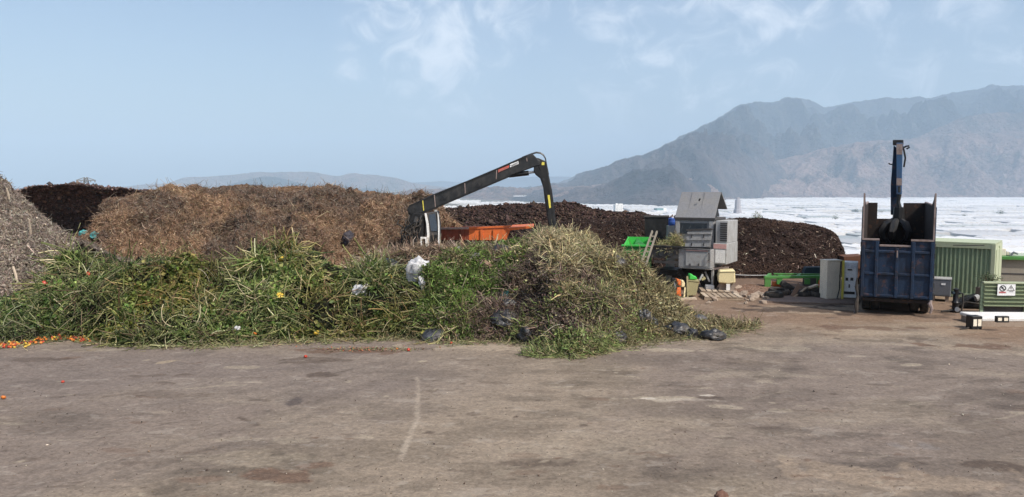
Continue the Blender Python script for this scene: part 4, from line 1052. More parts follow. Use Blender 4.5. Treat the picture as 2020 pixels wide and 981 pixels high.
for a in ((875, 391), (944, 366)):
    poly(MB(), K, [(a[0] - 8, a[1] + 4), (a[0] - 2, a[1] - 5), (a[0] + 2, a[1] + 1), (a[0] + 9, a[1] - 5), (a[0] + 6, a[1] + 3)], -.245, -.228).build('black_mark', inkm, boom)
lab = poly(MB(), K, [(982.5, 340.5), (1003.5, 331.5), (1004.5, 326), (983, 335)], -.25, -.226).build('red_label', redlab, boom)
o_ = Kp(984.2, 340, -.252); d_ = Vector(Kp(1003.5, 331.2, -.252)) - Vector(o_); d_.normalize()
letters('URGENES', o_, d_, (-d_[1], d_[0]), .072, -.254).build('label_print', palerust, lab)
lab = poly(MB(), K, [(1006, 330.5), (1023.5, 323.5), (1022.5, 318), (1006, 324.5)], -.25, -.226).build('white_label', whitelab, boom)
o_ = Kp(1007.5, 329.8, -.252); d_ = Vector(Kp(1023, 322.6, -.252)) - Vector(o_); d_.normalize()
letters('T000GA', o_, d_, (-d_[1], d_[0]), .068, -.254).build('label_print', inkm, lab)
arm = poly(MB(), K, [(1054, 316), (1060, 311), (1076, 318), (1079, 327), (1089, 376), (1099, 452), (1083, 452), (1079, 425), (1072, 370), (1066, 352), (1057, 345), (1053, 338)], -.19, .19).build('arm', blackm, cr, bevel=.03)
poly(MB(), K, [(1077, 323), (1079.5, 327), (1099.5, 451), (1095, 451)], -.2, .2).build('arm_edge_plate', greyblk, arm)
poly(MB(), K, [(1068.5, 326), (1074, 326), (1074, 320.5), (1070, 319.5), (1068.5, 322)], -.205, -.192).build('warning_label', yellow, arm)
poly(MB(), K, [(1080, 385), (1084.5, 385), (1087, 410), (1083.5, 411)], -.205, -.192).build('warning_strip', yellow, arm)
MB().cyl(K.pt(1073, 354, -.21), K.pt(1073, 354, .21), .06, n=12).build('arm_pin', greyblk, arm)
cyl_ = MB().cyl(K.pt(1004, 346, -.05), K.pt(1043, 341.5, -.05), .10, n=12).build('arm_cylinder', blackm, cr, smooth=True)
MB().cyl(K.pt(1042, 341, -.05), K.pt(1056, 339, -.05), .055, n=10).build('piston_rod', chrome, cyl_, smooth=True)
for k, (dy, r_) in enumerate(((-.12, .022), (0, .028), (.12, .022))):
    MB().tube([K.pt(x, y - k * .8, dy) for x, y in ((1030, 312), (1048, 305), (1058, 302), (1066, 303), (1072, 307), (1076, 314), (1078, 326), (1082, 345))], r_, 6).build('hose', greyblk, cr, smooth=True)
# foot of the boom, slewing column, hoses
MB().cyl(K.pt(812, 415, -.3), K.pt(812, 415, .3), .14, n=12).build('boom_pivot', blackm, cr)
poly(MB(), K, [(806, 421), (832, 421), (836, 432), (834, 505), (806, 505)], -.28, .3).build('crane_column', blackm, cr, bevel=.02)
x_, z_ = Kp(820, 505); MB().box(x_ - .75, x_ + .75, -.6, .8, .0, z_ + .25).build('crane_base', blackm, cr)
rr = random.Random(3)
for k in range(17):
    a = (rr.uniform(795, 836), rr.uniform(424, 450)); b = (rr.uniform(790, 832), rr.uniform(462, 490)); w1 = rr.uniform(786, 806)
    MB().tube([K.pt(a[0], a[1], -.32), K.pt(a[0] - 3, a[1] + 10, -.42 - rr.random() * .15), K.pt((w1 + b[0]) / 2, (a[1] + b[1]) / 2, -.5), K.pt(b[0], b[1], -.38)], .028, 5).build('hose', rubber if k % 3 else greyblk, cr, smooth=True)
for k in range(8):
    a = (rr.uniform(786, 810), rr.uniform(432, 480))
    MB().tube([K.pt(a[0], a[1], -.45), K.pt(a[0] - rr.uniform(-4, 6), a[1] + 7, -.55), K.pt(a[0] + rr.uniform(0, 12), a[1] + 15, -.45)], .035, 5).build('hose', rubber, cr, smooth=True)
MB().tube([K.pt(808, 455, -.45), K.pt(815, 448, -.5), K.pt(818, 462, -.45)], .05, 6).build('valve_block', grey_d, cr)
# operator's cab
cab_ = poly(MB(), K, [(838, 421), (862, 417), (866, 445), (866, 486), (838, 486)], -.30, .55).build('operator_cab', grey_d, cr, bevel=.03)
poly(MB(), K, [(846.5, 424), (858, 421.5), (862.5, 446), (862.5, 456), (850, 456)], -.325, -.303).build('cab_window', glass_b, cab_)
poly(MB(), K, [(850, 464), (863, 464), (863, 484), (850, 484)], -.325, -.303).build('cab_panel', blackm, cab_)
poly(MB(), K, [(837.5, 421), (841, 420.5), (845.5, 442), (847, 462), (846, 486), (841.5, 486), (842.5, 462), (841, 442)], -.36, -.304).build('white_door_frame', white, cab_)
poly(MB(), K, [(863, 419), (865.5, 426), (867, 448), (866.5, 486), (864, 486), (864.2, 448)], -.36, -.304).build('white_door_frame', white, cab_)
stp = poly(MB(), K, [(829.5, 486), (829.5, 468), (841, 468), (841, 486), (839, 486), (839, 471.5), (832, 471.5), (832, 486)], -.52, -.40).build('white_step_frame', white, cr)
poly(MB(), K, [(857, 414), (862, 414), (862, 421), (857, 421)], -.2, -.1).build('cab_lamp', grey_l, cab_)

# ================================================================== orange skip beside the crane
S = Frame((0, 32.3, 0), 2)
x_, z_ = S.uv(960, 470); S.o = Vector((x_, 32.3, 0))
sk = S.root('orange_skip', 'long orange skip body with rusty end and pointed beak, beside the black crane', 'skip')
SD = 2.0
def su(a, b, y=0): return S.uv(a, b, y)
zlo = su(940, 474)[1]; ztp = su(900, 453)[1]
xa, xb, xc, xd = su(866, 460)[0], su(925, 460)[0], su(1003, 460)[0], su(1053, 450)[0]; zr = su(1005, 450)[1]; zend = su(1053, 447)[1]
MB().prism([(xa, zlo), (xb, zlo), (xb, ztp), (xa, ztp)], 0, .07).build('rusty_side_panel', orange_d, sk)
MB().prism([(xb + .004, zlo), (xc - .1, zlo), (xc + .12, zr), (xb + .004, ztp + .02)], 0, .07).build('side_panel', orange, sk)
MB().prism([(xa, zlo), (xc - .1, zlo), (xc + .12, zr), (xa, ztp)], SD, SD + .07).build('side_panel', orange_d, sk)
MB().prism([(xc - .08, zr - .12), (xd - .02, zend - .06), (xd, zend + .02), (xc + .1, zr + .03)], -.04, SD + .1).build('beak_plate', orange, sk)
MB().box(xa, xa + .07, .075, SD - .005, zlo, ztp).build('end_panel', orange_d, sk)
MB().prism([(xa + .075, zlo + .005), (xc - .11, zlo + .005), (xc - .11, zlo + .08), (xa + .075, zlo + .08)], .075, SD - .005).build('bottom_plate', orange_d, sk)
MB().prism([(xa, ztp + .004), (xb, ztp + .024), (xb, ztp + .10), (xa, ztp + .07)], -.05, .12).build('top_rail', palerust, sk)
MB().prism([(xb + .004, ztp + .024), (xc + .1, zr + .035), (xc + .1, zr + .11), (xb + .004, ztp + .1)], -.05, .12).build('top_rail', orange, sk)
for px_r in (912, 950, 975):
    x_ = su(px_r, 465)[0]; MB().box(x_ - .05, x_ + .05, -.07, -.003, zlo - .25 if px_r == 912 else zlo, ztp).build('side_rib', orange_d if px_r < 930 else orange, sk)
for x_ in (xa + .3, xc - .5):
    MB().box(x_ - .12, x_ + .12, .1, SD - .1, 0, zlo - .004).build('support_trestle', rustm, sk)
MB().box(xa, xc, .3, .45, zlo - .35, zlo - .004).build('under_rail', blackm, sk)

# ================================================================== grey shredder
H = Frame((0, 32.0, 0), 31)
def Hat(px, py, Y): return Vector((P(px, py, Y)[0], Y, 0))
H.o = Hat(1408, 560, 31.6)
sh = H.root('waste_shredder', 'grey shredding machine with tilted roof hood, louvred tower and side hopper', 'shredder')
def hu(a, b, y=0): return H.uv(a, b, y)
L_ = hu(1331, 450)[0]; Rr = hu(1409, 450)[0]
z_b, z_e = hu(1370, 500)[1], hu(1370, 434)[1]
bw = 1.55
body = MB().box(L_ + .03, Rr - .02, .03, bw, hu(1370, 528)[1], z_e).build('engine_housing', grey, sh, bevel=.02)
rect(MB(), H, (1342, 440), (1394, 462), -.0, .027).build('dark_window_panel', glass, body)
for px_ in (1333, 1399): rect(MB(), H, (px_, 436), (px_ + 7, 466), -.02, .027).build('corner_strip', grey_l, body)
MB().box(L_ - .02, Rr + .03, -.04, bw + .04, z_e + .004, z_e + .09).build('roof_gutter', grey_d, body)
# hood: two roof leaves and a black sheet for the shade deep inside
yr = .85
z_r = H.uv(1395, 379, yr)[1]; za = z_e + .095
zback = za + .32
MB().add([(L_, 0, za), (Rr, 0, za), (Rr, yr, z_r), (L_, yr, z_r), (L_, .07, za), (Rr, .07, za), (Rr, yr, z_r - .09), (L_, yr, z_r - .09)],
         [(0, 1, 2, 3), (7, 6, 5, 4), (0, 4, 5, 1), (1, 5, 6, 2), (2, 6, 7, 3), (3, 7, 4, 0)]).build('hood_roof_leaf', hood_m, sh)
MB().add([(L_, yr + .003, z_r), (Rr + .05, yr + .003, z_r), (Rr + .05, bw + .25, zback), (L_, bw + .25, zback), (L_, yr + .003, z_r - .09), (Rr + .05, yr + .003, z_r - .09), (Rr + .05, bw + .16, zback), (L_, bw + .16, zback)],
         [(0, 1, 2, 3), (7, 6, 5, 4), (0, 4, 5, 1), (1, 5, 6, 2), (2, 6, 7, 3), (3, 7, 4, 0)]).build('hood_roof_leaf', hood_m, sh)
MB().add([(Rr - .25, .12, za + .01), (Rr - .25, bw + .1, za + .01), (Rr - .25, yr, z_r - .12)], [(0, 1, 2)]).add([(Rr - .32, .12, za + .01), (Rr - .32, bw + .1, za + .01), (Rr - .32, yr, z_r - .12)], [(0, 2, 1)]).build('hood_shade_sheet', blackm, sh)  # black sheet added for the deep shade under the hood
for fx in (.30, .62):      # seams of the roof sheets
    xx = L_ + (Rr - L_) * fx
    MB().beam((xx, .04, za + .028), (xx, yr - .03, z_r + .004), .03, .02).build('roof_seam', hood_m, sh)
MB().cyl((L_ + .25, .9, z_e + .1), (L_ + .25, .9, z_e + .5), .06, n=10).build('exhaust_pipe', rustm, sh)
MB().cyl(H.pt(1379, 396, .4), H.pt(1381, 392, .36), .035, n=8).build('hood_catch', grey_d, sh)
# louvred tower at the right end
tw0, tw1 = H.uv(1411, 470, -.12)[0], H.uv(1435, 470, -.12)[0]
ztw = hu(1422, 436, -.12)[1]; zmid = hu(1422, 480, -.12)[1]; zlow = hu(1422, 521, -.12)[1]
tow = MB().box(tw0, tw1, -.10, bw - .1, zmid, ztw).build('louvre_tower', grey_l, sh, bevel=.015)
for k in range(9):
    z = zmid + .08 + k * (ztw - zmid - .16) / 8.6
    MB().box(tw0 + .20, tw1 - .02, -.135, -.102, z, z + .055).build('louvre', grey_d, tow)
lowb = MB().box(tw0 - .05, tw1 + .02, -.24, bw - .1, zlow, zmid - .004).build('tower_base', grey_l, sh, bevel=.015)
MB().box(tw0 - .03, tw1, -.262, -.242, zmid - .22, zmid - .03).build('faded_band', pink, lowb)
MB().box(tw0 + .06, tw1 - .05, -.258, -.242, zlow + .06, zmid - .26).build('access_panel', white, lowb)
# low lit box under the hopper edge
yb = -.75
b0, b1 = H.uv(1338, 510, yb)[0], H.uv(1402, 510, yb)[0]
zt1, zb1 = H.uv(1370, 492, yb)[1], H.uv(1370, 529, yb)[1]
low = MB().box(b0, b1, yb, -.02, zb1, zt1).build('lower_housing', grey, sh, bevel=.02)
rect(MB(), H, (1353, 497), (1395, 526), yb - .025, yb - .003).build('access_panel', grey_l, low)
rect(MB(), H, (1353, 493), (1396, 496.5), yb - .03, yb - .003).build('faded_band', pink, low)
for px_ in (1360, 1377): rect(MB(), H, (px_, 520), (px_ + 2, 525), yb - .045, yb - .027).build('latch', grey_d, low)
rect(MB(), H, (1340, 528.5), (1404, 532), yb - .06, -.02).build('bottom_ledge', grey_l, sh)
# folding hopper wall standing above it
yh = -.78
fl = poly(MB(), H, [(1350, 490), (1400, 490), (1405, 453), (1357, 455)], yh, yh + .05).build('folding_hopper_wall', grey, sh)
for (a, b, c_, d_) in ((458, 462, 1356, 1404), (467, 474, 1354.5, 1403), (481, 487, 1351.5, 1401)):
    poly(MB(), H, [(c_ - .6, b), (d_ - .6, b), (d_, a), (c_, a)], yh - .03, yh - .003).build('wall_stiffener', grey_l, fl)
for px_ in (1363, 1387):
    for py_ in (463, 479): rect(MB(), H, (px_, py_), (px_ + 2, py_ + 6), yh - .05, yh - .032).build('hinge', grey_d, fl)
poly(MB(), H, [(1353, 455.5), (1405, 453.5), (1405, 451), (1354, 452.5)], yh - .04, yh + .07).build('wall_top_rail', grey_d, fl)
# hopper trough to the left
h0, h1 = H.uv(1281, 505, yb)[0], b0 - .004
zt2 = H.uv(1320, 488.5, yb)[1]; zb2 = H.uv(1320, 524, yb)[1]
MB().box(h0, h1, yb, yb + .08, zb2 + .3, zt2).build('hopper_front', grey_d, sh)
MB().box(h0, h1, yb + 1.9, yb + 1.98, zb2 + .3, zt2).build('hopper_back', grey_d, sh)
MB().box(h0, h0 + .08, yb + .083, yb + 1.897, zb2 + .3, zt2).build('hopper_end', grey_d, sh)
MB().box(h0 + .083, h1, yb + .083, yb + 1.897, zb2 + .3, zb2 + .4).build('hopper_floor', grey_d, sh)
MB().box(h0 - .04, b1, yb - .07, yb + .1, zt2 + .003, zt2 + .07).build('hopper_rim', greyblk, sh)
rect(MB(), H, (1290, 514), (1336, 521), yb - .04, yb + .06).build('conveyor_roller', grey_d, sh)
for px_ in (1305, 1322): MB().cyl(H.pt(px_, 500, yb - .004), H.pt(px_, 500, yb - .05), .12, n=12).build('bearing', greyblk, sh)
# chassis, legs
zc_ = H.uv(1370, 533, .3)[1]
MB().box(h0, tw1, -.1, 1.2, zc_ - .25, zc_ - .01).build('chassis_frame', blackm, sh)
for px_ in (1345, 1400): wheel(sh, (H.uv(px_, 550, .2)[0], .2, .42), .42, .25, grey_d, 'y')
MB().beam(H.pt(1391, 536, -.4), H.pt(1400, 556, -.4), .06, .06).build('brace_leg', grey_l, sh)
MB().beam(H.pt(1406, 532, -.4), (H.uv(1406, 532, -.4)[0], -.4, 0), .09, .09).build('support_leg', grey_l, sh)
MB().beam(H.pt(1392, 532, -.35), H.pt(1437, 528, -.35), .08, .07).build('side_beam', palerust, sh)

for q in range(3):
    MB().tube([H.pt(1339 + q * 3, 530, -.5), H.pt(1336 + q * 4, 540 + q * 2, -.55), H.pt(1343 + q * 5, 548, -.4), H.pt(1356, 543, -.1)], .03, 6).build('hydraulic_hose', rubber, sh, smooth=True)
MB().tube([H.pt(1397, 500, yb - .03), H.pt(1399, 500, yb - .09), H.pt(1399, 514, yb - .09), H.pt(1397, 514, yb - .03)], .018, 6).build('grab_handle', grey_d, sh)

# plants lying in the hopper (own axes of the shredder, then moved with it)
nx_, ny_ = 40, 24
ux, uy = np.meshgrid(np.linspace(0, 1, nx_), np.linspace(0, 1, ny_), indexing='ij')
hw_ = h1 - h0 - .2
prof_ = np.interp(ux, [0, .15, .35, .55, .68, .85, 1], [.02, .22, .34, .62, .70, .42, .15])
lx, ly = h0 + .1 + ux * (hw_ + .15), yb + .1 + uy * 1.75
lz = zt2 - .12 + prof_ * np.sin(np.pi * np.clip(uy, 0, 1)) ** .55 * .95 + .08 * fbm(p3(lx, ly, 0, 3.), 3)
A = np.stack([lx, ly, lz], -1)
Mh = np.array(Matrix.Rotation(H.yaw, 3, 'Z')); A = A @ Mh.T + np.array(H.o)
c = np.ones(A.shape) * np.array((.12, .11, .05))
LOAD = tag(np_mesh('plant_load', A.reshape(-1, 3), [grid_faces(nx_, ny_)], soil_m, c.reshape(-1, 3), smooth=True), 'small load of cut green and straw plants lying in the shredder hopper', 'plant load')
p, n = scatter(A, np.linspace(0, 1, ny_), 3200, 1.3)
lay('plant_stems', [(*strands(p, n, RNG.uniform(.1, .42, 3200), RNG.uniform(.007, .013, 3200), S=3, lift=.5, curl=.3, sides=2), pick(3200, [(.30, .28, .12), (.20, .22, .08), (.38, .34, .19), (.22, .16, .10)], (2, 2, 2, 1.4)))], stem_m, LOAD)
# ================================================================== round the shredder
def at(px, py_ground): return G(px, py_ground)
def stand(px, Y, z=0.0):
    q = P(px, HORY, Y); return (q[0], Y, z)

# ladder
F = Frame(stand(1268, 30.2), 0)
ld = F.root('ladder', 'old narrow ladder leaning on the bright green bin beside the shredder', 'ladder')
for a, b in (((1262, 560), (1287, 456)), ((1274, 560), (1296, 457))):
    MB().beam(F.pt(a[0] - 12, a[1], -.8), F.pt(b[0], b[1], .9), .05, .09).build('rail', alu, ld)
for k in range(9):
    t_ = (k + 1) / 10
    a = Vector(F.pt(1250, 560, -.8)).lerp(Vector(F.pt(1287, 456, .9)), t_); b = Vector(F.pt(1262, 560, -.8)).lerp(Vector(F.pt(1296, 457, .9)), t_)
    MB().beam(a, b, .05, .05).build('rung', alu, ld)

# bright green bin
F = Frame(stand(1254, 33.4), 14)
gb_ = F.root('green_bin', 'bright green open bin standing between the mixed heap and the grey shredder', 'bin')
x0, x1 = F.uv(1229, 486)[0], F.uv(1281, 486)[0]; zt_, zb_ = F.uv(1250, 486)[1], .35
MB().prism([(x0, zt_), (x1, zt_), (x1 - .1, zb_), (x0 + .25, zb_)], 0, .05).build('front_panel', darkg, gb_)
zt3 = F.uv(1250, 467.5, 1.5)[1]
MB().box(x0 + .05, x1 - .02, 1.5, 1.55, zb_, zt3).build('back_panel', brightg, gb_)
MB().add([(x0, .06, zt_), (x0 + .25, .06, zb_), (x0 + .25, 1.49, zb_), (x0 + .08, 1.49, zt3), (x0 + .04, .06, zt_), (x0 + .29, .06, zb_), (x0 + .29, 1.49, zb_), (x0 + .12, 1.49, zt3)],
         [(0, 1, 2, 3), (7, 6, 5, 4), (0, 4, 5, 1), (1, 5, 6, 2), (2, 6, 7, 3), (3, 7, 4, 0)]).build('side_panel', brightg, gb_)
MB().box(x1 - .05, x1, .06, 1.49, zb_, zt_).build('side_panel', brightg, gb_)
MB().add([(x0 + .42, .5, zt_ - .05), (x1 - .1, .5, zt_ - .05), (x0 + .5, 1.48, zt3 - .05), (x0 + .42, .5, zt_ - .11), (x1 - .1, .5, zt_ - .11), (x0 + .5, 1.48, zt3 - .11)],
         [(0, 1, 2), (5, 4, 3), (0, 3, 4, 1), (1, 4, 5, 2), (2, 5, 3, 0)]).build('chute_plate', darkg, gb_)
MB().box(x0 - .06, x1 + .03, -.07, .07, zt_ + .003, zt_ + .07).build('front_rim', brightg, gb_)
MB().box(x0 + .3, x1 - .1, .1, 1.4, .0, zb_ - .004).build('skid', darkg, gb_)

# black hood behind the hopper, blue drum
F = Frame(stand(1296, 35.2), 8)
bh = F.root('rubber_hood', 'black sheet hood standing upright behind the hopper load', 'conveyor hood')
poly(MB(), F, [(1271, 427), (1318, 427), (1319, 500), (1276, 500)], 0, .08).build('sheet', blackm, bh)
poly(MB(), F, [(1270, 428.5), (1320, 428.5), (1320, 425), (1270, 425.5)], -.05, .12).build('top_rail', grey_d, bh)
for px_ in (1274, 1316): MB().beam(F.pt(px_, 430, .12), (F.uv(px_, 500)[0], .12, 0), .08, .08).build('post', greyblk, bh)
F = Frame(stand(1325, 34.6), 0)
bd = F.root('blue_drum', 'blue plastic drum on a pale stand beside the black hood', 'drum')
xc_, zc2 = F.uv(1325, 445); zt4 = F.uv(1325, 430)[1]
MB().lathe([(.001, zc2), (.14, zc2), (.16, zc2 + .03), (.15, zc2 + .12), (.165, zc2 + .15), (.15, zc2 + .2), (.16, zt4 - .04), (.13, zt4), (.001, zt4)], 14, (xc_, 0, 0)).build('drum', blue_dr, bd, smooth=True)
MB().lathe([(.05, zt4 + .002), (.05, zt4 + .05), (.001, zt4 + .05)], 10, (xc_ + .03, 0, 0)).build('cap', white, bd)
MB().box(xc_ - .2, xc_ + .14, -.14, .2, 0, zc2 - .004).build('stand', grey_l, bd)

# junk at the foot of the mixed heap
F = Frame(stand(1340, 28.6), -20)
o1 = F.root('machine_cover', 'broken orange and black machine cover at the edge of the mixed heap', 'machine cover')
poly(MB(), F, [(1334, 549), (1344, 553), (1344, 565), (1338, 562)], 0, .12).build('upper_orange_shell', orange, o1, bevel=.02)
poly(MB(), F, [(1337, 569), (1344, 567), (1344, 586), (1336, 583), (1334, 575)], -.05, .12).build('lower_orange_shell', orange, o1, bevel=.02)
poly(MB(), F, [(1326, 548), (1333, 550), (1337, 562), (1336, 572), (1332, 580), (1327, 568)], -.06, .08).build('black_core', blackm, o1, bevel=.02)
poly(MB(), F, [(1329, 555), (1332, 560), (1334, 568), (1331, 570)], -.1, -.062).build('blue_grey_face', greyv, o1)
F = Frame(stand(1348, 29.0), -10)
o2 = F.root('plastic_canister', 'pale yellow canister wedged between the orange cover and the khaki box', 'canister')
poly(MB(), F, [(1344, 553), (1349, 553), (1352, 560), (1351, 567), (1344, 567)], 0, .3).build('canister_body', cream, o2, bevel=.03)
MB().beam(F.pt(1351, 567, .05), (F.uv(1349, 584)[0], .0, .0), .05, .05).build('slat_leg', cream, o2)
F = Frame(at(1365, 587), 8)
kb = F.root('khaki_box', 'khaki box with slightly tilted lid standing under the shredder', 'box')
poly(MB(), F, [(1351, 584), (1373, 583), (1379, 557), (1358, 555)], 0, .5).build('box_body', khaki, kb, bevel=.015)
poly(MB(), F, [(1357.5, 554.6), (1379.5, 556.6), (1379.5, 554.6), (1358, 552.6)], -.02, .53).build('box_lid', khaki, kb)
F = Frame(stand(1367, 29.6), 0)
gp = F.root('green_housing', 'bright green machine housing lying on top of the khaki box', 'machine housing')
poly(MB(), F, [(1360, 552), (1360, 541), (1364, 540), (1368, 544), (1374, 546), (1376, 552)], 0, .3).build('housing', brightg, gp, bevel=.03)
MB().beam((F.uv(1355, 545)[0], -.05, F.uv(1355, 545)[1]), (F.uv(1356, 585)[0], -.05, 0), .06, .06).build('post', khaki, gp)
for i, (a, b, w_) in enumerate((((1380, 553), (1386, 541), .06), ((1384, 552), (1391, 548), .09), ((1390, 552), (1386, 543), .05))):
    F2 = Frame(stand(1385, 30.0), 0)
    MBo = MB().beam(F2.pt(*a), F2.pt(*b), w_, w_).build('scrap_bar', (grey_l, khaki, alu)[i]); MBo.location = F2.o
    tag(MBo, ('pale metal bar leaning among the scrap under the shredder', 'short khaki bar lying in the scrap under the shredder', 'thin weathered bar leaning in the scrap under the shredder')[i], 'scrap bar')
# cream tank
F = Frame(at(1434, 580), 12)
ct = F.root('cream_tank', 'cream coloured tank on a white leg right of the shredder', 'tank')
poly(MB(), F, [(1417, 558), (1416, 545), (1419, 534), (1450, 533.5), (1451, 559), (1436, 560)], 0, .7).build('tank_body', cream, ct, bevel=.04)
poly(MB(), F, [(1418, 537.5), (1451, 537), (1451, 535.8), (1418.4, 536.3)], -.02, -.002).build('lid_seam', khaki, ct)
rect(MB(), F, (1433, 560.5), (1440, 573), .0, .1).build('white_leg', white, ct)
rect(MB(), F, (1419, 559), (1449, 573), .2, .6).build('plinth', concrete, ct)
MB().box(F.uv(1419, 575)[0], F.uv(1450, 575)[0], -.1, .7, 0, F.uv(1434, 573.4)[1]).build('base_slab', concrete, ct)
# pallets and planks
def pallet(px0, px1, pyg, deg, label, tilt=0):
    F = Frame(at((px0 + px1) / 2, pyg), deg); w_ = abs(F.uv(px1, pyg)[0] - F.uv(px0, pyg)[0])
    r_ = F.root('pallet', label, 'pallet', None)
    for k in range(3): MB().box(-w_ / 2, w_ / 2, k * .5 - .05, k * .5 + .05, .0, .11).build('bearer', wood, r_)
    n = max(5, int(w_ / .2))
    for k in range(n):
        x = -w_ / 2 + (k + .5) * w_ / n; j = random.uniform(-.01, .01)
        MB().box(x - w_ / n * .38, x + w_ / n * .38, -.07 + j, 1.07 + j, .113, .14 + j * .3).build('plank', random.choice((wood, wood_l)), r_)
    return r_
pallet(1389, 1466, 592.5, 4, 'long low wooden pallet lying on the bare soil')
pr2 = pallet(1382, 1440, 581, 8, 'shorter pallet behind the long low pallet, under the cream tank')
F = Frame(at(1402, 577), 5)
wb = tag(rect(MB(), F, (1393, 564), (1409, 576), 0, .3).build('white_block', conc_w, None, bevel=.02), 'white block standing on the shorter pallet', 'block'); wb.location = F.o; wb.rotation_euler = (0, 0, F.yaw); wb.location.z += .02
F = Frame(at(1352, 592), -6)
wl = tag(MB().box(-.55, .45, 0, .25, 0, .07).build('pale_plank', wood_l, None), 'pale plank lying at the edge of the mixed heap below the khaki box', 'plank'); wl.location = F.o; wl.rotation_euler = (0, 0, F.yaw)
# rubble: one stone, many copies
def stone_mesh(seed):
    r_ = random.Random(seed); bm = bmesh.new(); bmesh.ops.create_icosphere(bm, subdivisions=1, radius=1)
    for v_ in bm.verts: v_.co = Vector((v_.co.x * r_.uniform(.8, 1.25), v_.co.y * r_.uniform(.7, 1.1), v_.co.z * r_.uniform(.5, .9))) * r_.uniform(.82, 1.15)
    me = bpy.data.meshes.new('rubble_stone'); bm.to_mesh(me); bm.free(); me.materials.append(stone); return me
st_m = [stone_mesh(k) for k in range(4)]
rr = random.Random(8)
for k in range(46):
    px_, py_ = rr.uniform(1450, 1508), rr.uniform(571, 592)
    if k > 36: px_, py_ = rr.uniform(1380, 1520), rr.uniform(588, 600)
    q = G(px_, py_); s_ = rr.uniform(.05, .2) * (1.5 if rr.random() < .12 else 1)
    o = bpy.data.objects.new('rubble_stone', st_m[k % 4]); COL.objects.link(o); o.location = (q[0], q[1], s_ * .35); o.scale = (s_, s_, s_); o.rotation_euler = (rr.uniform(-.3, .3), rr.uniform(-.3, .3), rr.uniform(0, 6))
    tag(o, 'broken tan stone in the rubble between the cream tank and the green frame', 'stone', 'rubble beside the green frame')
# low soil bank under the rubble
A, v = mound(foot=[(1440, 583), (1520, 586), (1660, 590)], crest=[(1440, 566), (1480, 560), (1540, 563), (1600, 566), (1660, 575)], Yc=31.5, back=2, nu=50, nv=24, prof=.9, amps=((1.5, .08), (5., .04)), seed=720)
SB = heap('soil_bank', A, np.ones(A.shape) * np.array((.26, .175, .13)), soil_m, 'low bank of tan soil and rubble behind the green frame')
# cable strung behind
q0, q1 = P(1437, 541, 32.5), P(1512, 543, 32.5)
tag(MB().tube(sag_(q0, q1, .03), .02, 5).build('cable', grey_l, None), 'thin pale cable strung from the cream tank to the green frame', 'cable')

# green frame
F = Frame(at(1571, 578), 6)
gf = F.root('steel_frame', 'green steel machine frame on short legs with orange rollers', 'machine frame')
poly(MB(), F, [(1508, 545), (1634, 543.5), (1634, 549), (1508, 550.5)], 0, .16).build('front_rail', frameg, gf, bevel=.012)
rect(MB(), F, (1527, 539.5), (1634, 543), 1.5, 1.62).build('back_rail', frameg, gf)
for a, b in (((1509, 551), (1520, 577)),): rect(MB(), F, a, b, .0, .12).build('leg', frameg, gf)
for px_ in (1533, 1588, 1618): rect(MB(), F, (px_, 550.5), (px_ + 10, 561), .02, .14).build('bracket', frameg, gf)
for px_ in (1513, 1573, 1628):
    MB().beam(F.pt(px_, 546.5, .17), F.pt(px_ + 6, 541.5, 1.49), .12, .1).build('cross_member', frameg, gf)
rect(MB(), F, (1536, 541.5), (1543, 577), 1.5, 1.6).build('leg', frameg, gf)
rect(MB(), F, (1612, 541.5), (1619, 577), 1.5, 1.6).build('leg', frameg, gf)
MB().cyl(F.pt(1524, 561, .3), F.pt(1544, 561, .3), .13, n=12).build('orange_roller', orange, gf, smooth=True)
xw, zw_ = F.uv(1630, 560, .05)
MB().lathe([(.30, -.05), (.33, 0), (.30, .05), (.17, .05), (.14, 0), (.17, -.05), (.30, -.05)], 18, (xw, .05, zw_), 'y').build('orange_ring', orange, gf, smooth=True)
# tyres and boards under it
tyre_me = None
for k, (px_, py_, r_, tl) in enumerate(((1540, 585, .42, .1), (1560, 582, .40, .5), (1585, 587, .44, .0), (1606, 585, .42, .2), (1622, 589, .40, .05), (1530, 590, .36, .0))):
    q = G(px_, py_)
    o = MB().lathe([(r_ * .55, -.1), (r_ * .9, -.12), (r_, -.06), (r_, .06), (r_ * .9, .12), (r_ * .55, .1), (r_ * .6, 0), (r_ * .55, -.1)], 18).build('tyre_scrap', rubber, None, smooth=True)
    o.location = (q[0], q[1] + .2, .12 + abs(math.sin(tl)) * r_ * .8); o.rotation_euler = (tl, tl * .4, k)
    tag(o, ('scrap tyre propped under the orange roller', 'scrap tyre tilted behind the brown board', 'scrap tyre lying flat under the middle of the green frame', 'scrap tyre under the right half of the green frame', 'scrap tyre against the beige cabinet', 'smallest scrap tyre at the left leg of the green frame')[k], 'tyre', 'scrap tyres under the green frame')
F = Frame(at(1569, 588), 0)
bb = tag(poly(MB(), F, [(1560, 583), (1566, 587), (1580, 566), (1575, 558)], 0, .05).build('brown_board', brownb, None), 'brown board leaning against the green frame', 'board'); bb.location = F.o
bs = tag(MB().beam(F.pt(1566, 587, -.1), F.pt(1590, 568, .3), .07, .05).build('wooden_batten', wood, None), 'thin wooden batten leaning beside the brown board', 'batten'); bs.location = F.o
bs = tag(MB().beam(F.pt(1596, 568, .2), F.pt(1612, 562, .4), .16, .06).build('pale_board', wood_l, None), 'short pale board lying on the tyres under the green frame', 'board'); bs.location = F.o
F = Frame(stand(1608, 33), 4)
tl = tag(poly(MB(), F, [(1585, 540), (1632, 540), (1632, 527), (1590, 527.5)], 0, .35).build('teal_crate', teal, None, bevel=.02), 'dark teal crate behind the green frame', 'crate'); tl.location = F.o; tl.rotation_euler = (0, 0, F.yaw)
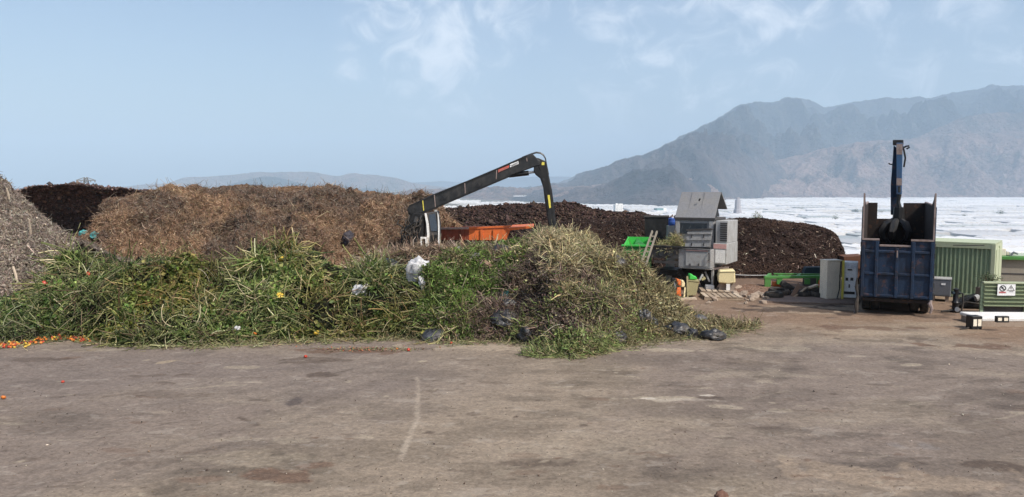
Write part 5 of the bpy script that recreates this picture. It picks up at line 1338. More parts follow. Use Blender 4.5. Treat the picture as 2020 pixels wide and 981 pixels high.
sup = MB().box(F.uv(1588, 540)[0], F.uv(1630, 540)[0], .05, .3, -F.o.z, F.uv(1600, 540.3)[1]).build('crate_base', grey_d, tl)
# concrete pad below the cabinets
q = [G(x, y) for x, y in ((1500, 597), (1600, 600), (1690, 602), (1705, 585), (1520, 580))]
pad = MB(); pad.add([(a[0], a[1], .0) for a in q] + [(a[0], a[1], .06) for a in q], [(0, 1, 2, 3, 4), (9, 8, 7, 6, 5)] + [(i, i + 5, (i + 1) % 5 + 5, (i + 1) % 5) for i in range(5)])
tag(pad.build('concrete_pad', paint('soiled_pad', (.20, .145, .115), .9, amt=.6, dirt=(.13, .09, .07)), None), kind='structure')

# ================================================================== electrical cabinets
F = Frame((*G(1661, 592)[:2], .06), 24)
cb = F.root('switch_cabinet', 'tall white electrical cabinet with black slots and yellow corner post, beside the blue truck', 'electrical cabinet')
z1_ = F.uv(1661, 517)[1]; xr_ = F.uv(1692, 550)[0]
cbb = MB().box(0, xr_, 0, .62, .08, z1_).build('cabinet_body', white, cb, bevel=.012)
MB().box(.02, xr_ - .02, .02, .6, .0, .077).build('plinth', concrete, cb)
rect(MB(), F, (1665, 520), (1688, 588), -.03, -.003).build('front_panel', whitelab, cbb)
rect(MB(), F, (1664, 519), (1689.5, 530), -.034, -.031).build('shade_tint_strip', blueband, cbb)  # panel top tinted blue grey: sky-lit shade put into the colour
for a, b in (((1672, 531), (1681, 534)), ((1668, 548), (1673, 554)), ((1677.5, 548), (1683, 554)), ((1674, 561), (1676.5, 568)), ((1665, 575), (1686, 581))):
    rect(MB(), F, a, b, -.045, -.033).build('switch_slot', blackm, cbb)
F2 = Frame((*G(1660, 592)[:2], .06), -12)
xl_ = F2.uv(1631, 550)[0]
bc = F2.root('beige_cabinet', 'plain beige cabinet side panel standing next to the white switch cabinet', 'cabinet')
MB().box(xl_, -.04, 0, .45, .0, F2.uv(1645, 515.5)[1]).build('cabinet_body', beige, bc, bevel=.012)
MB().box(xl_ - .01, -.03, -.012, .46, F2.uv(1645, 515.5)[1] + .002, F2.uv(1645, 515.5)[1] + .04).build('cabinet_top', beige, bc)
MB().box(-.035, .05, -.12, -.07, .0, F2.uv(1660, 514)[1]).build('yellow_corner_post', yellow, cb).matrix_parent_inverse = Matrix()
MB().tube([F.pt(1659, 516, -.15), F.pt(1657, 545, -.18), F.pt(1656, 570, -.2), F.pt(1651, 590, -.3)], .022, 6).build('cable', blackm, cb, smooth=True)
# reddish shed behind
F = Frame(stand(1680, 36), 10)
rs = tag(poly(MB(), F, [(1665, 530), (1705, 530), (1705, 505), (1665, 507)], 0, 1.2).build('brick_red_shed', rustm, None), 'low rust red bin seen between the cabinet and the truck', 'bin'); rs.location = F.o; rs.rotation_euler = (0, 0, F.yaw)
rs.data.transform(Matrix.Translation((0, 0, 0)))
MB().box(F.uv(1667, 530)[0], F.uv(1703, 530)[0], .1, 1.1, 0, F.uv(1680, 530.3)[1]).build('bin_base', rustm, rs)

# ================================================================== green container and what stands round it
F = Frame(G(1957, 592), 38)
gc = F.root('shipping_container', 'pale green corrugated shipping container right of the blue truck', 'shipping container')
zt_ = F.uv(1957, 483)[1]; W_ = 2.4
xe = F.uv(1815, 540)[0]
n = 17; w_ = -xe / n
mb = MB(); pts = []
for k in range(n):
    x = xe + k * w_; pts += [(x, 0), (x + w_ * .30, 0), (x + w_ * .46, .075), (x + w_ * .84, .075), (x + w_, 0)]
vs = [(x, y, z) for z in (.18, zt_ - .17) for x, y in pts]; m_ = len(pts)
mb.add(vs, [(i, i + 1, m_ + i + 1, m_ + i) for i in range(m_ - 1)])
mb.build('corrugated_side', contg, gc)
MB().box(xe, .0, -.03, .10, zt_ - .17, zt_).build('top_rail', contg_l, gc)
MB().box(xe, .0, -.03, .10, .02, .178).build('bottom_rail', contg, gc)
MB().box(-.10, .03, -.035, .12, .0, zt_ + .01).build('corner_post', contg_l, gc)
MB().box(xe, .02, .0, W_, zt_ + .012, zt_ + .05).build('roof', contg_l, gc)
ed = MB().box(-.02, .03, .122, W_, .02, zt_ - .01).build('end_wall', contg_l, gc)
MB().box(.033, .06, W_ / 2 - .03, W_ / 2 + .03, .1, zt_ - .1).build('door_bar', contg_l, ed)
for k in range(2): MB().box(.033, .05, .25 + k * 1.1, 1.15 + k * 1.0, .15, zt_ - .2).build('door_leaf', contg_l, ed)
MB().box(xe - .03, xe, 0, W_, .0, zt_).build('end_wall', contg, gc)
MB().box(xe, 0, W_ - .04, W_, .0, zt_ - .01).build('back_wall', contg, gc)
MB().cyl(F.pt(1880, 484, -.2), F.pt(1942, 484.5, -.2), .02, n=6).build('conduit', grey_d, gc)

F = Frame(G(1858, 596), 30)
gx_ = F.root('grey_generator', 'small slate grey corrugated generator box in front of the green container', 'generator')
x0, x1 = F.uv(1834, 570)[0], F.uv(1876, 570)[0]; z0, z1_ = F.uv(1858, 585)[1], F.uv(1858, 552)[1]
gg = MB().box(x0, x1, 0, .7, z0, z1_).build('box_body', greyv, gx_, bevel=.012)
for k in range(14):
    x = x0 + .04 + k * (x1 - x0 - .08) / 13; MB().box(x - .018, x + .018, -.025, -.002, z0 + .05, z1_ - .05).build('rib', greyv, gg)
MB().box(x0 - .02, x1 + .02, -.03, .73, z1_ + .002, z1_ + .04).build('lid', grey_l, gx_)
rect(MB(), F, (1857, 559), (1865, 563), -.04, -.028).build('white_label', whitelab, gg)
for x in (x0 + .12, x1 - .12): MB().box(x - .06, x + .06, .05, .65, 0, z0 - .003).build('foot', concrete, gx_)

# black pump
F = Frame(G(1884, 616), 10)
pm_ = F.root('hand_pump', 'upright black pump with round foot beside the grey generator', 'pump')
MB().lathe([(.001, 0), (.16, 0), (.17, .05), (.11, .10), (.10, .3), (.13, .34), (.09, .4), (.075, .75), (.10, .8), (.001, .85)], 14, (0, 0, 0)).build('pump_body', blackm, pm_, smooth=True)
MB().box(-.14, .14, -.06, .06, .62, .72).build('pump_head', teal, pm_, bevel=.02)
MB().tube([(.05, -.05, .7), (.2, -.05, .66), (.22, -.05, .3), (.18, -.06, .06)], .03, 6).build('pump_hose', rubber, pm_, smooth=True)
MB().lathe([(.08, -.03), (.085, 0), (.08, .03)], 12, (.0, -.16, .12), 'y').build('gauge', greyv, pm_)
MB().tube([(-.05, 0, .1), (-.25, -.1, .06), (-.5, -.15, .04)], .035, 6).build('pump_hose', rubber, pm_, smooth=True)
# dark gear lying in the shade
F = Frame(G(1918, 608), 15)
gr_ = F.root('scrap_engine', 'dark scrap engine lying in the shade at the container corner', 'engine')
MB().prism([(-.55, 0), (.35, 0), (.42, .25), (.2, .5), (-.15, .42), (-.5, .22)], -.2, .35).build('engine_block', blackm, gr_, bevel=.05)
MB().cyl((.0, -.25, .38), (.12, -.22, .42), .12, n=10).build('air_filter', grey_l, gr_)
MB().tube([(-.6, -.2, .03), (-.3, -.3, .25), (.1, -.3, .2), (.4, -.2, .05)], .04, 6).build('hose', rubber, gr_, smooth=True)
MB().beam((.36, -.25, .0), (.40, -.24, .5), .07, .07).build('yellow_handle', yellow, gr_)

# ribbed barrier with the warning sign
F = Frame(G(1945, 620), 6)
br = F.root('ribbed_barrier', 'low green barrier of horizontal ribbed sheet standing on the white kerb block', 'barrier')
x0, x1 = F.uv(1940, 590)[0], F.uv(2075, 590)[0]
zs = [F.uv(1960, y)[1] for y in (616, 559)]
bz = max(zs[0], .28); n = 6; hh = (zs[1] - bz) / n; pts = []
for k in range(n):
    z = bz + k * hh; pts += [(-.05, z), (-.05, z + hh * .22), (.03, z + hh * .36), (.03, z + hh * .86)]
pts.append((-.05, zs[1]))
mb = MB(); m_ = len(pts)
mb.add([(x, y, z) for x in (x0, x1) for y, z in pts], [(i, i + 1, m_ + i + 1, m_ + i) for i in range(m_ - 1)])
mb.build('ribbed_sheet', paint('barrier_green', (.215, .26, .155), .55, amt=.4, dirt=(.20, .20, .12)), br)
MB().box(x0 - .04, x1, -.07, .10, zs[1] + .002, zs[1] + .05).build('top_rail', contg_l, br)
for x in (x0 - .02, (x0 + x1) / 2 + .3): MB().box(x - .05, x + .05, .04, .12, 0, zs[1]).build('post', contg, br)
MB().box(x0, x1, .13, .17, 0, zs[1] - .02).build('backing', grey_d, br)
sg = Frame(F.o, 6)
so = F.root('warning_sign', 'white sign with a no entry circle and a warning triangle on the green barrier', 'sign')
ys = -.085
for a, b, mt in (((1968.5, 561), (1985.5, 583.5), whitelab), ((1985.9, 561), (2002.5, 583.5), whitelab)):
    rect(MB(), F, a, b, ys, ys + .02).build('sign_panel', mt, so)
cx_, cz_ = F.uv(1978, 569, ys); r_ = .105
MB().lathe([(r_, -.004), (r_, .0), (r_ * .74, .0), (r_ * .74, -.004), (r_, -.004)], 24, (cx_, ys - .003, cz_), 'y').build('prohibition_ring', inkm, so)
MB().beam((cx_ - r_ * .6, ys - .006, cz_ + r_ * .6), (cx_ + r_ * .6, ys - .006, cz_ - r_ * .6), .004, .035, (0, 0, 1)).build('prohibition_bar', inkm, so)
MB().prism([(cx_ - .035, cz_ - .01), (cx_ + .02, cz_ + .01), (cx_ + .01, cz_ + .05), (cx_ - .04, cz_ + .04)], ys - .011, ys - .009).build('pictogram', inkm, so)
rect(MB(), F, (1971, 575.5), (1984, 578.8), ys - .006, ys - .003).build('red_text_strip', redink, so)
tx, tz = F.uv(1994.5, 566, ys); tri = [(tx, tz + .07), (tx + .13, tz - .14), (tx - .13, tz - .14)]
tri2 = [(tx, tz + .015), (tx + .085, tz - .112), (tx - .085, tz - .112)]
tm = MB().add([(x, ys - .005, z) for x, z in tri + tri2], [(0, 1, 4, 3), (1, 2, 5, 4), (2, 0, 3, 5)]).build('warning_triangle', grey, so)
rect(MB(), F, (1993.5, 566.5), (1995.5, 570.5), ys - .006, ys - .003).build('pictogram', grey, so)
rect(MB(), F, (1990.5, 575.2), (1999, 576.2), ys - .006, ys - .003).build('text_line', grey_d, so)
# whitewashed kerb block with lamp unit, black lantern box
F = Frame(G(1936, 645), 2)
kb_ = F.root('kerb_block', 'long whitewashed concrete block with rough brown foot below the green barrier', 'concrete block')
zk = F.uv(1960, 640)[1] + .02; x1 = F.uv(2075, 645)[0]
MB().box(0, x1, .05, 1.25, .165, .27).build('white_block', conc_w, kb_, bevel=.02)
MB().box(.03, x1, .02, 1.2, 0, .162).build('rough_foot', stone, kb_)
F = Frame(G(1976, 636, .27), 2)
lu = F.root('twin_lamp', 'small black twin lamp fixed to the white kerb block', 'lamp')
MB().box(-.19, .19, -.05, .05, .0, .19).build('lamp_case', blackm, lu, bevel=.01)
for k in (-.09, .09): MB().box(k - .055, k + .055, -.062, -.052, .05, .145).build('lamp_glass', beige, lu)
F = Frame(G(1927, 650), -4)
lb = F.root('lantern_box', 'black box lamp with two pale windows standing on the ground at the kerb block end', 'lamp')
MB().box(-.16, .17, 0, .3, .0, .40).build('lamp_case', blackm, lb, bevel=.015)
for x in (-.07, .075): MB().box(x - .055, x + .055, -.014, -.003, .10, .31).build('lamp_glass', beige, lb)
MB().tube([(-.17, .1, .05), (-.35, .0, .03), (-.55, -.02, .02)], .02, 5).build('lamp_cable', rubber, lb, smooth=True)
# bush growing at the container corner
def bush(loc, R_, N, label, seed, cat='bush', dark=1.0):
    r_ = np.random.default_rng(seed)
    root = empty('small_bush', loc, 0, label, cat)
    d = norm(rnd(N, rng=r_)); d[:, 2] = np.abs(d[:, 2]); rad = r_.random((N, 1)) ** .5
    p = d * rad * np.array([R_, R_, R_ * 1.2]) * (1 + .35 * fbm(d * 2.2, 3, seed=seed)[:, None]) + np.array([0, 0, R_ * .5])
    lay('foliage', [(*leaf_tris(p, d, r_.uniform(.12, .26, N) * R_ * .8, rng=r_), pick(N, [(.11, .15, .07), (.18, .22, .12), (.07, .10, .05), (.26, .29, .19)], None, .25, r_) * dark)], leaf_m, root)
    for k in range(4):
        a = k * 1.7; MB().tube([(0, 0, 0), (R_ * .2 * math.cos(a), R_ * .2 * math.sin(a), R_ * .6), (R_ * .5 * math.cos(a), R_ * .5 * math.sin(a), R_ * 1.2)], [.04 * R_, .03 * R_, .01], 5).build('stem', brownb, root)
    return root
q = P(1951, 557, 27.6); bush((q[0], 27.6, .62), .38, 500, 'little grey green weed growing behind the end of the ribbed barrier', 41)
tag(MB().box(q[0] - .3, q[0] + .3, 27.3, 27.9, 0, .64).build('weed_planter', concrete, None), 'low concrete block under the grey green weed', 'concrete block')
q = P(1493, 428, 42.0); bush((q[0], 42.0, q[2] - .35), .36, 500, 'grey green bush on top of the long dark windrow', 42)

# tan building with green edge
F = Frame(G(1978, 580), 20)
tb = F.root('tan_shed', 'tan walled flat shed with a green roof edge behind the ribbed barrier', 'shed')
F.o = Vector((*stand(1975, 32.5)[:2], 0)); tb.location = F.o
x0, x1 = F.uv(1974, 540)[0], F.uv(2110, 540)[0]; zt_ = F.uv(1990, 512)[1]
MB().box(x0, x1, 0, 3.2, 0, zt_).build('wall', plaster, tb)
rect(MB(), F, (1974, 541), (2100, 542.5), -.015, -.002).build('wall_joint', grey_d, tb)
MB().box(x0 - .12, x1, -.15, 3.3, zt_ + .003, zt_ + .12).build('green_roof_edge', frameg, tb)
for a, b, mt, dd in (((1975, 491), (1984, 508), beige, .5), ((1991, 500), (2060, 508), white, .6)):
    (xa_, za_), (xb_, zb2_) = F.uv(*a, .3), F.uv(*b, .3)
    MB().box(xa_, xb_, .3, .3 + dd, zt_ + .124, max(za_, zt_ + .3)).build('roof_box', mt, tb, bevel=.02)
MB().tube([F.pt(1994, 503, .2), F.pt(2000, 498, .2), F.pt(2008, 501, .2)], .05, 6).build('roof_pipe', greyv, tb)

# ================================================================== far buildings and the pylon
def tower(px, pyt, pyb, wpx, label, mt, kind):
    Y = (CAMH - PLZ) * FPX / (pyb - HORY); x = P(px, HORY, Y)[0]; h = (pyb - pyt) / FPX * Y; w_ = wpx / FPX * Y
    r_ = empty(kind, (x, Y, PLZ), 0.25, label, 'tower block' if kind == 'tower_block' else 'silo' if kind == 'silo_tower' else 'warehouse')
    return r_, w_, h, Y
r_, w_, h, Y = tower(1220, 402, 419, 16, 'white pair of blocky apartment towers on the plain', white, 'tower_block')
MB().box(-w_ / 2, -w_ * .06, -8, 8, 0, h * .92).build('tower', white, r_); MB().box(-w_ * .02, w_ / 2, -7, 9, 0, h).build('tower', white, r_)
MB().box(-w_ * .35, -w_ * .15, -3, 3, h * .92, h * 1.06).build('lift_house', white, r_)
for k in range(5):
    for x in (-w_ * .38, -w_ * .2, w_ * .12, w_ * .34): MB().box(x - 1, x + 1, (-8.1 if x < 0 else -7.1), (-8.02 if x < 0 else -7.02), h * (.12 + k * .16), h * (.12 + k * .16) + 1.8).build('window', greyv, r_)
r_, w_, h, Y = tower(1456, 389, 424, 12, 'lilac grey tapered silo tower rising from the greenhouses', greyv, 'silo_tower')
tw_m = paint('pale_grey_render', (.30, .29, .31), .8, amt=.2, dirt=(.25, .24, .25), bump=0)
MB().lathe([(w_ * .72, 0), (w_ * .62, h * .3), (w_ * .5, h * .34), (w_ * .46, h * .85), (w_ * .34, h * .86), (w_ * .3, h), (.001, h)], 8, (0, 0, 0)).build('tower_shaft', tw_m, r_)
MB().box(-w_ * 1.3, w_ * 1.1, -8, 10, 0, 5).build('base_hall', tw_m, r_)
r_, w_, h, Y = tower(1303, 411, 419, 20, 'low teal and white warehouse among the greenhouses', teal, 'warehouse')
MB().box(-w_ / 2, w_ * .2, -10, 12, 0, h).build('hall', paint('teal_cladding', (.12, .24, .25), .6, bump=0), r_); MB().box(w_ * .21, w_ / 2, -9, 11, 0, h * 1.05).build('white_hall', white, r_)
# dark tree clumps between the greenhouses
for k, (px_, py_, R_) in enumerate(((1977, 427, 13), (1650, 437, 10), (1905, 431, 8), (1690, 420, 9), (1740, 423, 8))):
    Y = (CAMH - PLZ) * FPX / (py_ - HORY)
    b_ = bush((P(px_, HORY, Y)[0], Y, PLZ + 2), R_ * .8, 260, ('largest dark tree clump among the greenhouses right of the truck', 'low dark tree clump on the plain left of the truck', 'small tree clump on the plain right of the truck', 'far dark tree clump just left of the truck', 'tree clump on the plain behind the truck')[k], 60 + k, 'trees', .7)
    b_.name = 'tree_clump'
# power pylon beyond the compost hill
Yp = 440.0; q = P(169, 349, Yp); zt_ = q[2]; zb3 = float(plain_z(np.array(q[0]), np.array(Yp)))
py_ = empty('power_pylon', (q[0], Yp, zb3), .15, 'lattice power pylon with one wide cross arm behind the dark compost hill', 'pylon')
h = zt_ - zb3; st_ = paint('galvanised_steel', (.22, .23, .24), .5, bump=0, amt=0)
m1 = MB()
for sx in (-1, 1):
    for sy in (-1, 1):
        MB().beam((sx * 2.2, sy * 1.6, 0), (sx * .7, sy * .5, h - .5),   .5, .5).build('leg', st_, py_)
for k in range(6):
    t0, t1 = k / 6, (k + 1) / 6
    for sy in (-1, 1):
        a, b = 2.2 - 1.5 * t0, 2.2 - 1.5 * t1; c0, c1 = (1.6 - 1.1 * t0) * sy, (1.6 - 1.1 * t1) * sy
        MB().beam((-a, c0, h * t0), (b, c1, h * t1 - .3), .26, .26).build('brace', st_, py_)
MB().beam((-5.2, 0, h - 2.0), (5.2, 0, h - 2.0), .6, .6).build('cross_arm', st_, py_)
for s_ in (-1, 1):
    MB().beam((s_ * 5.2, 0, h - 2.0), (s_ * .5, 0, h - .3), .35, .35).build('arm_stay', st_, py_)
    MB().cyl((s_ * 4.9, 0, h - 2.0), (s_ * 4.9, 0, h - 3.2), .3, n=6).build('insulator', st_, py_)
    MB().cyl((s_ * 2.6, 0, h - 2.0), (s_ * 2.6, 0, h - 3.2), .3, n=6).build('insulator', st_, py_)
# ================================================================== bags, plastic, fruit
def drop_on(A, px, py):
    """point of a heap's skin (and its normal) seen at a photo pixel"""
    sx, sy = px_of(A.reshape(-1, 3)); n, _ = surf(A)
    d2 = (sx - px) ** 2 + (sy - py) ** 2 + np.where((n.reshape(-1, 3) * norm(CAMV - A.reshape(-1, 3))).sum(-1) < 0, 1e6, 0)
    k = int(np.argmin(d2)); return A.reshape(-1, 3)[k], n.reshape(-1, 3)[k]
def crumple(mt, name, size, seed, subdiv=4, sharp=1.0, k=.28):
    """crumpled soft body: folded, dented, with creases"""
    bm = bmesh.new(); bmesh.ops.create_icosphere(bm, subdivisions=subdiv, radius=1)
    co = np.array([v_.co for v_ in bm.verts]); 
    r_ = 1 + k * fbm(co * 1.5 + seed * 7.1, 3, ridge=True, seed=seed) * .8 + .085 * fbm(co * 3.4 + seed, 3, ridge=True, seed=seed + 2) * sharp
    co = co * r_[:, None] + .12 * np.stack([fbm(co * 2.2 + s_, 2, seed=seed + s_) for s_ in (1, 5, 9)], -1)
    co[:, 2] = np.where(co[:, 2] < -.45, -.45 + (co[:, 2] + .45) * .2, co[:, 2])
    for v_, c_ in zip(bm.verts, co): v_.co = Vector(c_ * np.array(size))
    me = bpy.data.meshes.new(name); bm.to_mesh(me); bm.free(); me.materials.append(mt)
    me.polygons.foreach_set('use_smooth', [True] * len(me.polygons)); me.set_sharp_from_angle(angle=math.radians(75))
    o = bpy.data.objects.new(name, me); COL.objects.link(o); return o
def film(name, base, rough, spec):
    m, t, b = newmat(name)
    o = t.n('ShaderNodeTexCoord').outputs['Object']; n1 = t.noise(o, 9, 5, .65, .8); n2 = t.noise(o, 3, 4, .6)
    t.L.new(t.mix(t.math('MULTIPLY', t.ramp(n2, .45, .7), .6), base, (.12, .10, .08) if base[0] < .3 else (.45, .42, .38)), b.inputs['Base Color'])
    t.L.new(t.ramp(n2, .3, .7, rough, rough + .25), b.inputs['Roughness']); b.inputs['Specular IOR Level'].default_value = spec
    bp = t.n('ShaderNodeBump'); bp.inputs['Strength'].default_value = .5; bp.inputs['Distance'].default_value = .04
    t.L.new(n1, bp.inputs['Height']); t.L.new(bp.outputs[0], b.inputs['Normal']); return m
bagk = film('black_bag_film', (.020, .021, .024), .30, .6)
bagg = film('grey_bag_film', (.060, .064, .075), .35, .6)
bagw = film('white_bag_film', (.82, .82, .84), .25, .6)
net_m = film('dark_netting', (.05, .045, .055), .6, .3)
turq = film('turquoise_film', (.08, .36, .36), .4, .4)
# translucent white
t = NT(bagw.node_tree); b = t.N['Principled BSDF']; tr_ = t.n('ShaderNodeBsdfTranslucent'); tr_.inputs[0].default_value = (.6, .62, .66, 1)
mx = t.n('ShaderNodeMixShader'); mx.inputs[0].default_value = .35; t.L.new(b.outputs[0], mx.inputs[1]); t.L.new(tr_.outputs[0], mx.inputs[2]); t.L.new(mx.outputs[0], t.N['Material Output'].inputs[0])
def put(o, A, px, py, w_px, lift=.3, rot=0.0, tilt=None):
    """rest an object on a heap (or on the ground when A is None)"""
    if A is None: q = G(px, py); n = np.array([0, 0, 1.])
    else: q, n = drop_on(A, px, py)
    dim = max(o.dimensions.x, 1e-3) if o.dimensions.x else 1
    o.rotation_mode = 'QUATERNION'
    up_ = Vector(n * .55 + np.array([0, 0, .45])).normalized()
    o.rotation_quaternion = up_.to_track_quat('Z', 'Y') @ Vector((0, 0, 1)).rotation_difference(Vector((0, 0, 1))) if A is not None else Matrix.Rotation(rot, 3, 'Z').to_quaternion()
    if A is not None:
        # keep the long side across the slope
        xa_ = Vector((math.cos(rot), math.sin(rot), 0)); xa_ = (xa_ - up_ * xa_.dot(up_)).normalized(); ya_ = up_.cross(xa_)
        o.rotation_quaternion = Matrix((xa_, ya_, up_)).transposed().to_quaternion()
    o.location = Vector(q) + up_ * lift
    return o
def bag(A, px, py, w_, h_, mt, label, seed, rot=0.0, depth=.8, name='plastic_bag', cat='bag', k=.18, bury=.35):
    """w_, h_: size in the photograph's pixels"""
    q = G(px, py) if A is None else drop_on(A, px, py)[0]
    s_ = q[1] / FPX; sx, sz = w_ * s_ / 2, h_ * s_ / 2 * 1.1
    o = crumple(mt, name, (sx, sx * depth, sz), seed, k=k)
    put(o, A, px, py, w_, lift=sz * (.45 if A is None else .45 - bury) + .02, rot=rot)
    return tag(o, label, cat)
b1 = bag(MIXA, 858, 661, 46, 19, bagg, 'grey black plastic bag lying at the foot of the heap, alone on the concrete edge', 3, .15)
bag(MIXA, 997, 624, 56, 18, bagk, 'large smooth black bag in the middle of the mixed heap', 5, .2)
bag(MIXA, 1004, 602, 36, 18, bagk, 'crumpled glossy black bag lying just above the large smooth one', 8, .1, k=.28, bury=.5)
bag(MIXA, 1043, 661, 38, 27, bagk, 'boxy black bag at the foot of the mixed heap below the grey roots', 12, -.1)
bag(MIXA, 1216, 670, 38, 24, bagk, 'grey black bag at the heap foot right of the green spill', 14, .1)
bag(None, 1243, 672, 26, 20, bagg, 'small grey bag touching the black bag right of the green spill', 15, .5)
bag(MIXA, 1268, 629, 28, 28, bagk, 'upright black bag wedged in the lower right slope of the mixed heap', 17, .3)
bag(MIXA, 1284, 642, 24, 22, bagk, 'black bag under the upright one on the lower right slope', 19, .0)
bag(MIXA, 1335, 652, 44, 20, bagk, 'flat dark bag half buried in greenery near the right foot', 21, .1, k=.24)
bag(MIXA, 1363, 665, 26, 22, bagk, 'small black bag at the right foot beside the last bag', 23, .2)
bag(None, 1406, 669, 42, 20, bagk, 'last black bag lying on the concrete at the right end of the heap', 26, -.25)
bag(MIXA, 1379, 632, 26, 14, bagg, 'grey bag half hidden in the thin right tail of the heap', 28, .4)
bag(MIXA, 1214, 520, 40, 18, bagk, 'open black bag near the shredder side of the heap top', 30, .1, k=.24)
bag(MIXA, 1088, 514, 46, 16, bagg, 'flat dark grey bag on the straw below the heap top', 32, -.05, bury=.6)
bag(MIXA, 988, 496, 30, 16, bagk, 'black bag beside the orange skip beak at the upper edge of the heap', 34, .2, k=.24)
bag(MIXA, 925, 507, 34, 12, bagk, 'narrow black bag above the fresh green leaves', 36, .5)
bag(MIXA, 1003, 580, 26, 10, turq, 'scrap of blue packaging film above the crumpled black bag', 37, .2, k=.3)
bag(MIXA, 1012, 577, 15, 4, yellow, 'thin yellow label strip above the crumpled black bag', 38, .4, k=.24)
bag(GREENA, 882, 562, 26, 34, net_m, 'dark purple netting bag hanging next to the white plastic bag', 40, .3, k=.3)
bag(GREENA, 829, 554, 33, 42, bagw, 'clear white plastic bag caught on the green heap', 41, .2, .5, k=.55, bury=-.35)
bag(GREENA, 848, 576, 24, 34, bagw, 'torn white plastic strip hanging from the clear bag', 42, .9, .4, k=.3, bury=-.45)
bag(GREENA, 715, 580, 30, 26, bagw, 'dirty translucent film caught in the middle of the green heap', 43, .2, .5, k=.3, bury=.15)
bag(GREENA, 466, 651, 16, 10, bagw, 'small white plastic scrap low in the green heap', 44, .2, .6)
bag(GREENA, 92, 568, 22, 12, bagw, 'whitish film scrap on the dark left part of the green heap', 45, .1, .6)
bag(GREENA, 140, 509, 18, 10, bagw, 'white rag on the top left hump of the green heap', 46, .8, .5, name='cloth_rag', cat='rag')
bag(LOWA, 905, 494, 16, 9, bagw, 'white scrap lying on the brown straw in front of the orange skip', 47, .2)
bag(BROWNA, 165, 462, 14, 10, turq, 'first turquoise film scrap at the left edge of the brown heap', 48, .2, k=.3)
bag(BROWNA, 192, 464, 20, 9, turq, 'larger turquoise film scrap on the left slope of the brown heap', 49, .2, k=.3)
bag(BROWNA, 690, 470, 26, 22, net_m, 'dark netting tangled on the brown heap', 50, .5, k=.35, bury=.75)
bag(MIXA, 962, 522, 26, 8, brownb, 'torn piece of tan cardboard beside the fresh green leaves', 51, .3, .6, name='cardboard_piece', cat='cardboard')
bag(GREENA, 775, 505, 30, 14, bagk, 'dark bag at the ridge behind the green heap', 53, .1, k=.24)
# pale dried plant on the ridge
def tuft(A, px, py, N, R_, pal, label, seed, name='dried_plant'):
    q, n = drop_on(A, px, py); r_ = np.random.default_rng(seed)
    p = np.tile(q, (N, 1)) + rnd(N, rng=r_) * np.array([.06, .06, .02]) * R_ * 2
    V, Q, per = strands(p, np.tile([0, -.25, 1.], (N, 1)), r_.uniform(.5, 1.1, N) * R_, r_.uniform(.010, .018, N), S=6, lift=.9, sag=.9, curl=.4, grav=.9, sides=3, rng=r_)
    return tag(np_mesh(name, V, [Q], stem_m, np.repeat(pick(N, pal, None, .2, r_), per, 0)), label, 'plant')
tuft(GREENA, 712, 508, 60, .75, [(.46, .40, .30), (.40, .33, .24)], 'pale dried root bunch sticking up at the green heap ridge', 5)
tuft(GREENA, 575, 500, 70, .55, [(.40, .36, .22), (.30, .29, .14)], 'straw coloured bundle on the highest hump of the green heap', 6)
tuft(MIXA, 1070, 462, 90, .6, [(.48, .43, .26), (.42, .38, .22)], 'straw tuft on the very top of the mixed heap', 7)
tuft(MIXA, 1020, 580, 30, .9, [(.40, .34, .26), (.32, .26, .19)], 'pale dead branches standing beside the black bags', 8)
tuft(MIXA, 975, 483, 14, .7, [(.45, .40, .26)], 'two straw stalks standing in front of the orange skip', 9)
# sticks in the grey heap
for px_, py_, l_, a_, lb in ((55, 460, 1.0, 1.2, 'long pale stick standing out of the grey chip heap'), (12, 390, .7, 1.4, 'short pale stick near the top of the grey chip heap'), (85, 448, .3, .3, 'white chip on the slope of the grey heap'), (30, 550, .8, -.9, 'bleached branch at the foot of the grey chip heap')):
    q, n = drop_on(GREYA, px_, py_); d = Vector((math.cos(a_) * .5, -.25, math.sin(a_))).normalized()
    a0 = Vector(q) + Vector(n) * .06
    o = MB().tube([a0 - d * l_ / 2, a0 + Vector(n) * .05, a0 + d * l_ / 2], [.04, .045, .03], 6).build('stick', wood_l, None, smooth=True); tag(o, lb, 'stick')

# ------------------------------------------------------------------ fruit
def fruit_mesh(name, mt, seed):
    bm = bmesh.new(); bmesh.ops.create_uvsphere(bm, u_segments=10, v_segments=7, radius=1)
    for v_ in bm.verts:
        a = math.atan2(v_.co.y, v_.co.x); k = 1 + .07 * math.cos(3 * a + seed)
        v_.co = Vector((v_.co.x * k, v_.co.y * k, v_.co.z * .88 - .14 * math.exp(-((v_.co.x ** 2 + v_.co.y ** 2) * 7)) * (1 if v_.co.z > 0 else 0)))
    me = bpy.data.meshes.new(name); bm.to_mesh(me); bm.free(); me.materials.append(mt); me.polygons.foreach_set('use_smooth', [True] * len(me.polygons)); return me
fm = {'red': paint('red_fruit_skin', (.42, .045, .025), .4, amt=.15, dirt=(.3, .08, .03), bump=0), 'orange': paint('orange_fruit_skin', (.58, .17, .03), .4, amt=.15, dirt=(.4, .12, .03), bump=0),
      'yellow': paint('yellow_fruit_skin', (.62, .42, .06), .4, amt=.15, dirt=(.45, .3, .06), bump=0)}
fmesh = {k: fruit_mesh(k + '_pepper', m_, i) for i, (k, m_) in enumerate(fm.items())}
rr = random.Random(21)
def fruit(kind, loc, s_, label, group=None):
    o = bpy.data.objects.new(kind + '_pepper', fmesh[kind]); COL.objects.link(o); o.location = loc; o.scale = (s_ * rr.uniform(.85, 1.15), s_ * rr.uniform(.85, 1.15), s_ * rr.uniform(.6, 1.0)); o.rotation_euler = (rr.uniform(-1, 1), rr.uniform(-1, 1), rr.uniform(0, 6))
    return tag(o, label, 'pepper', group)
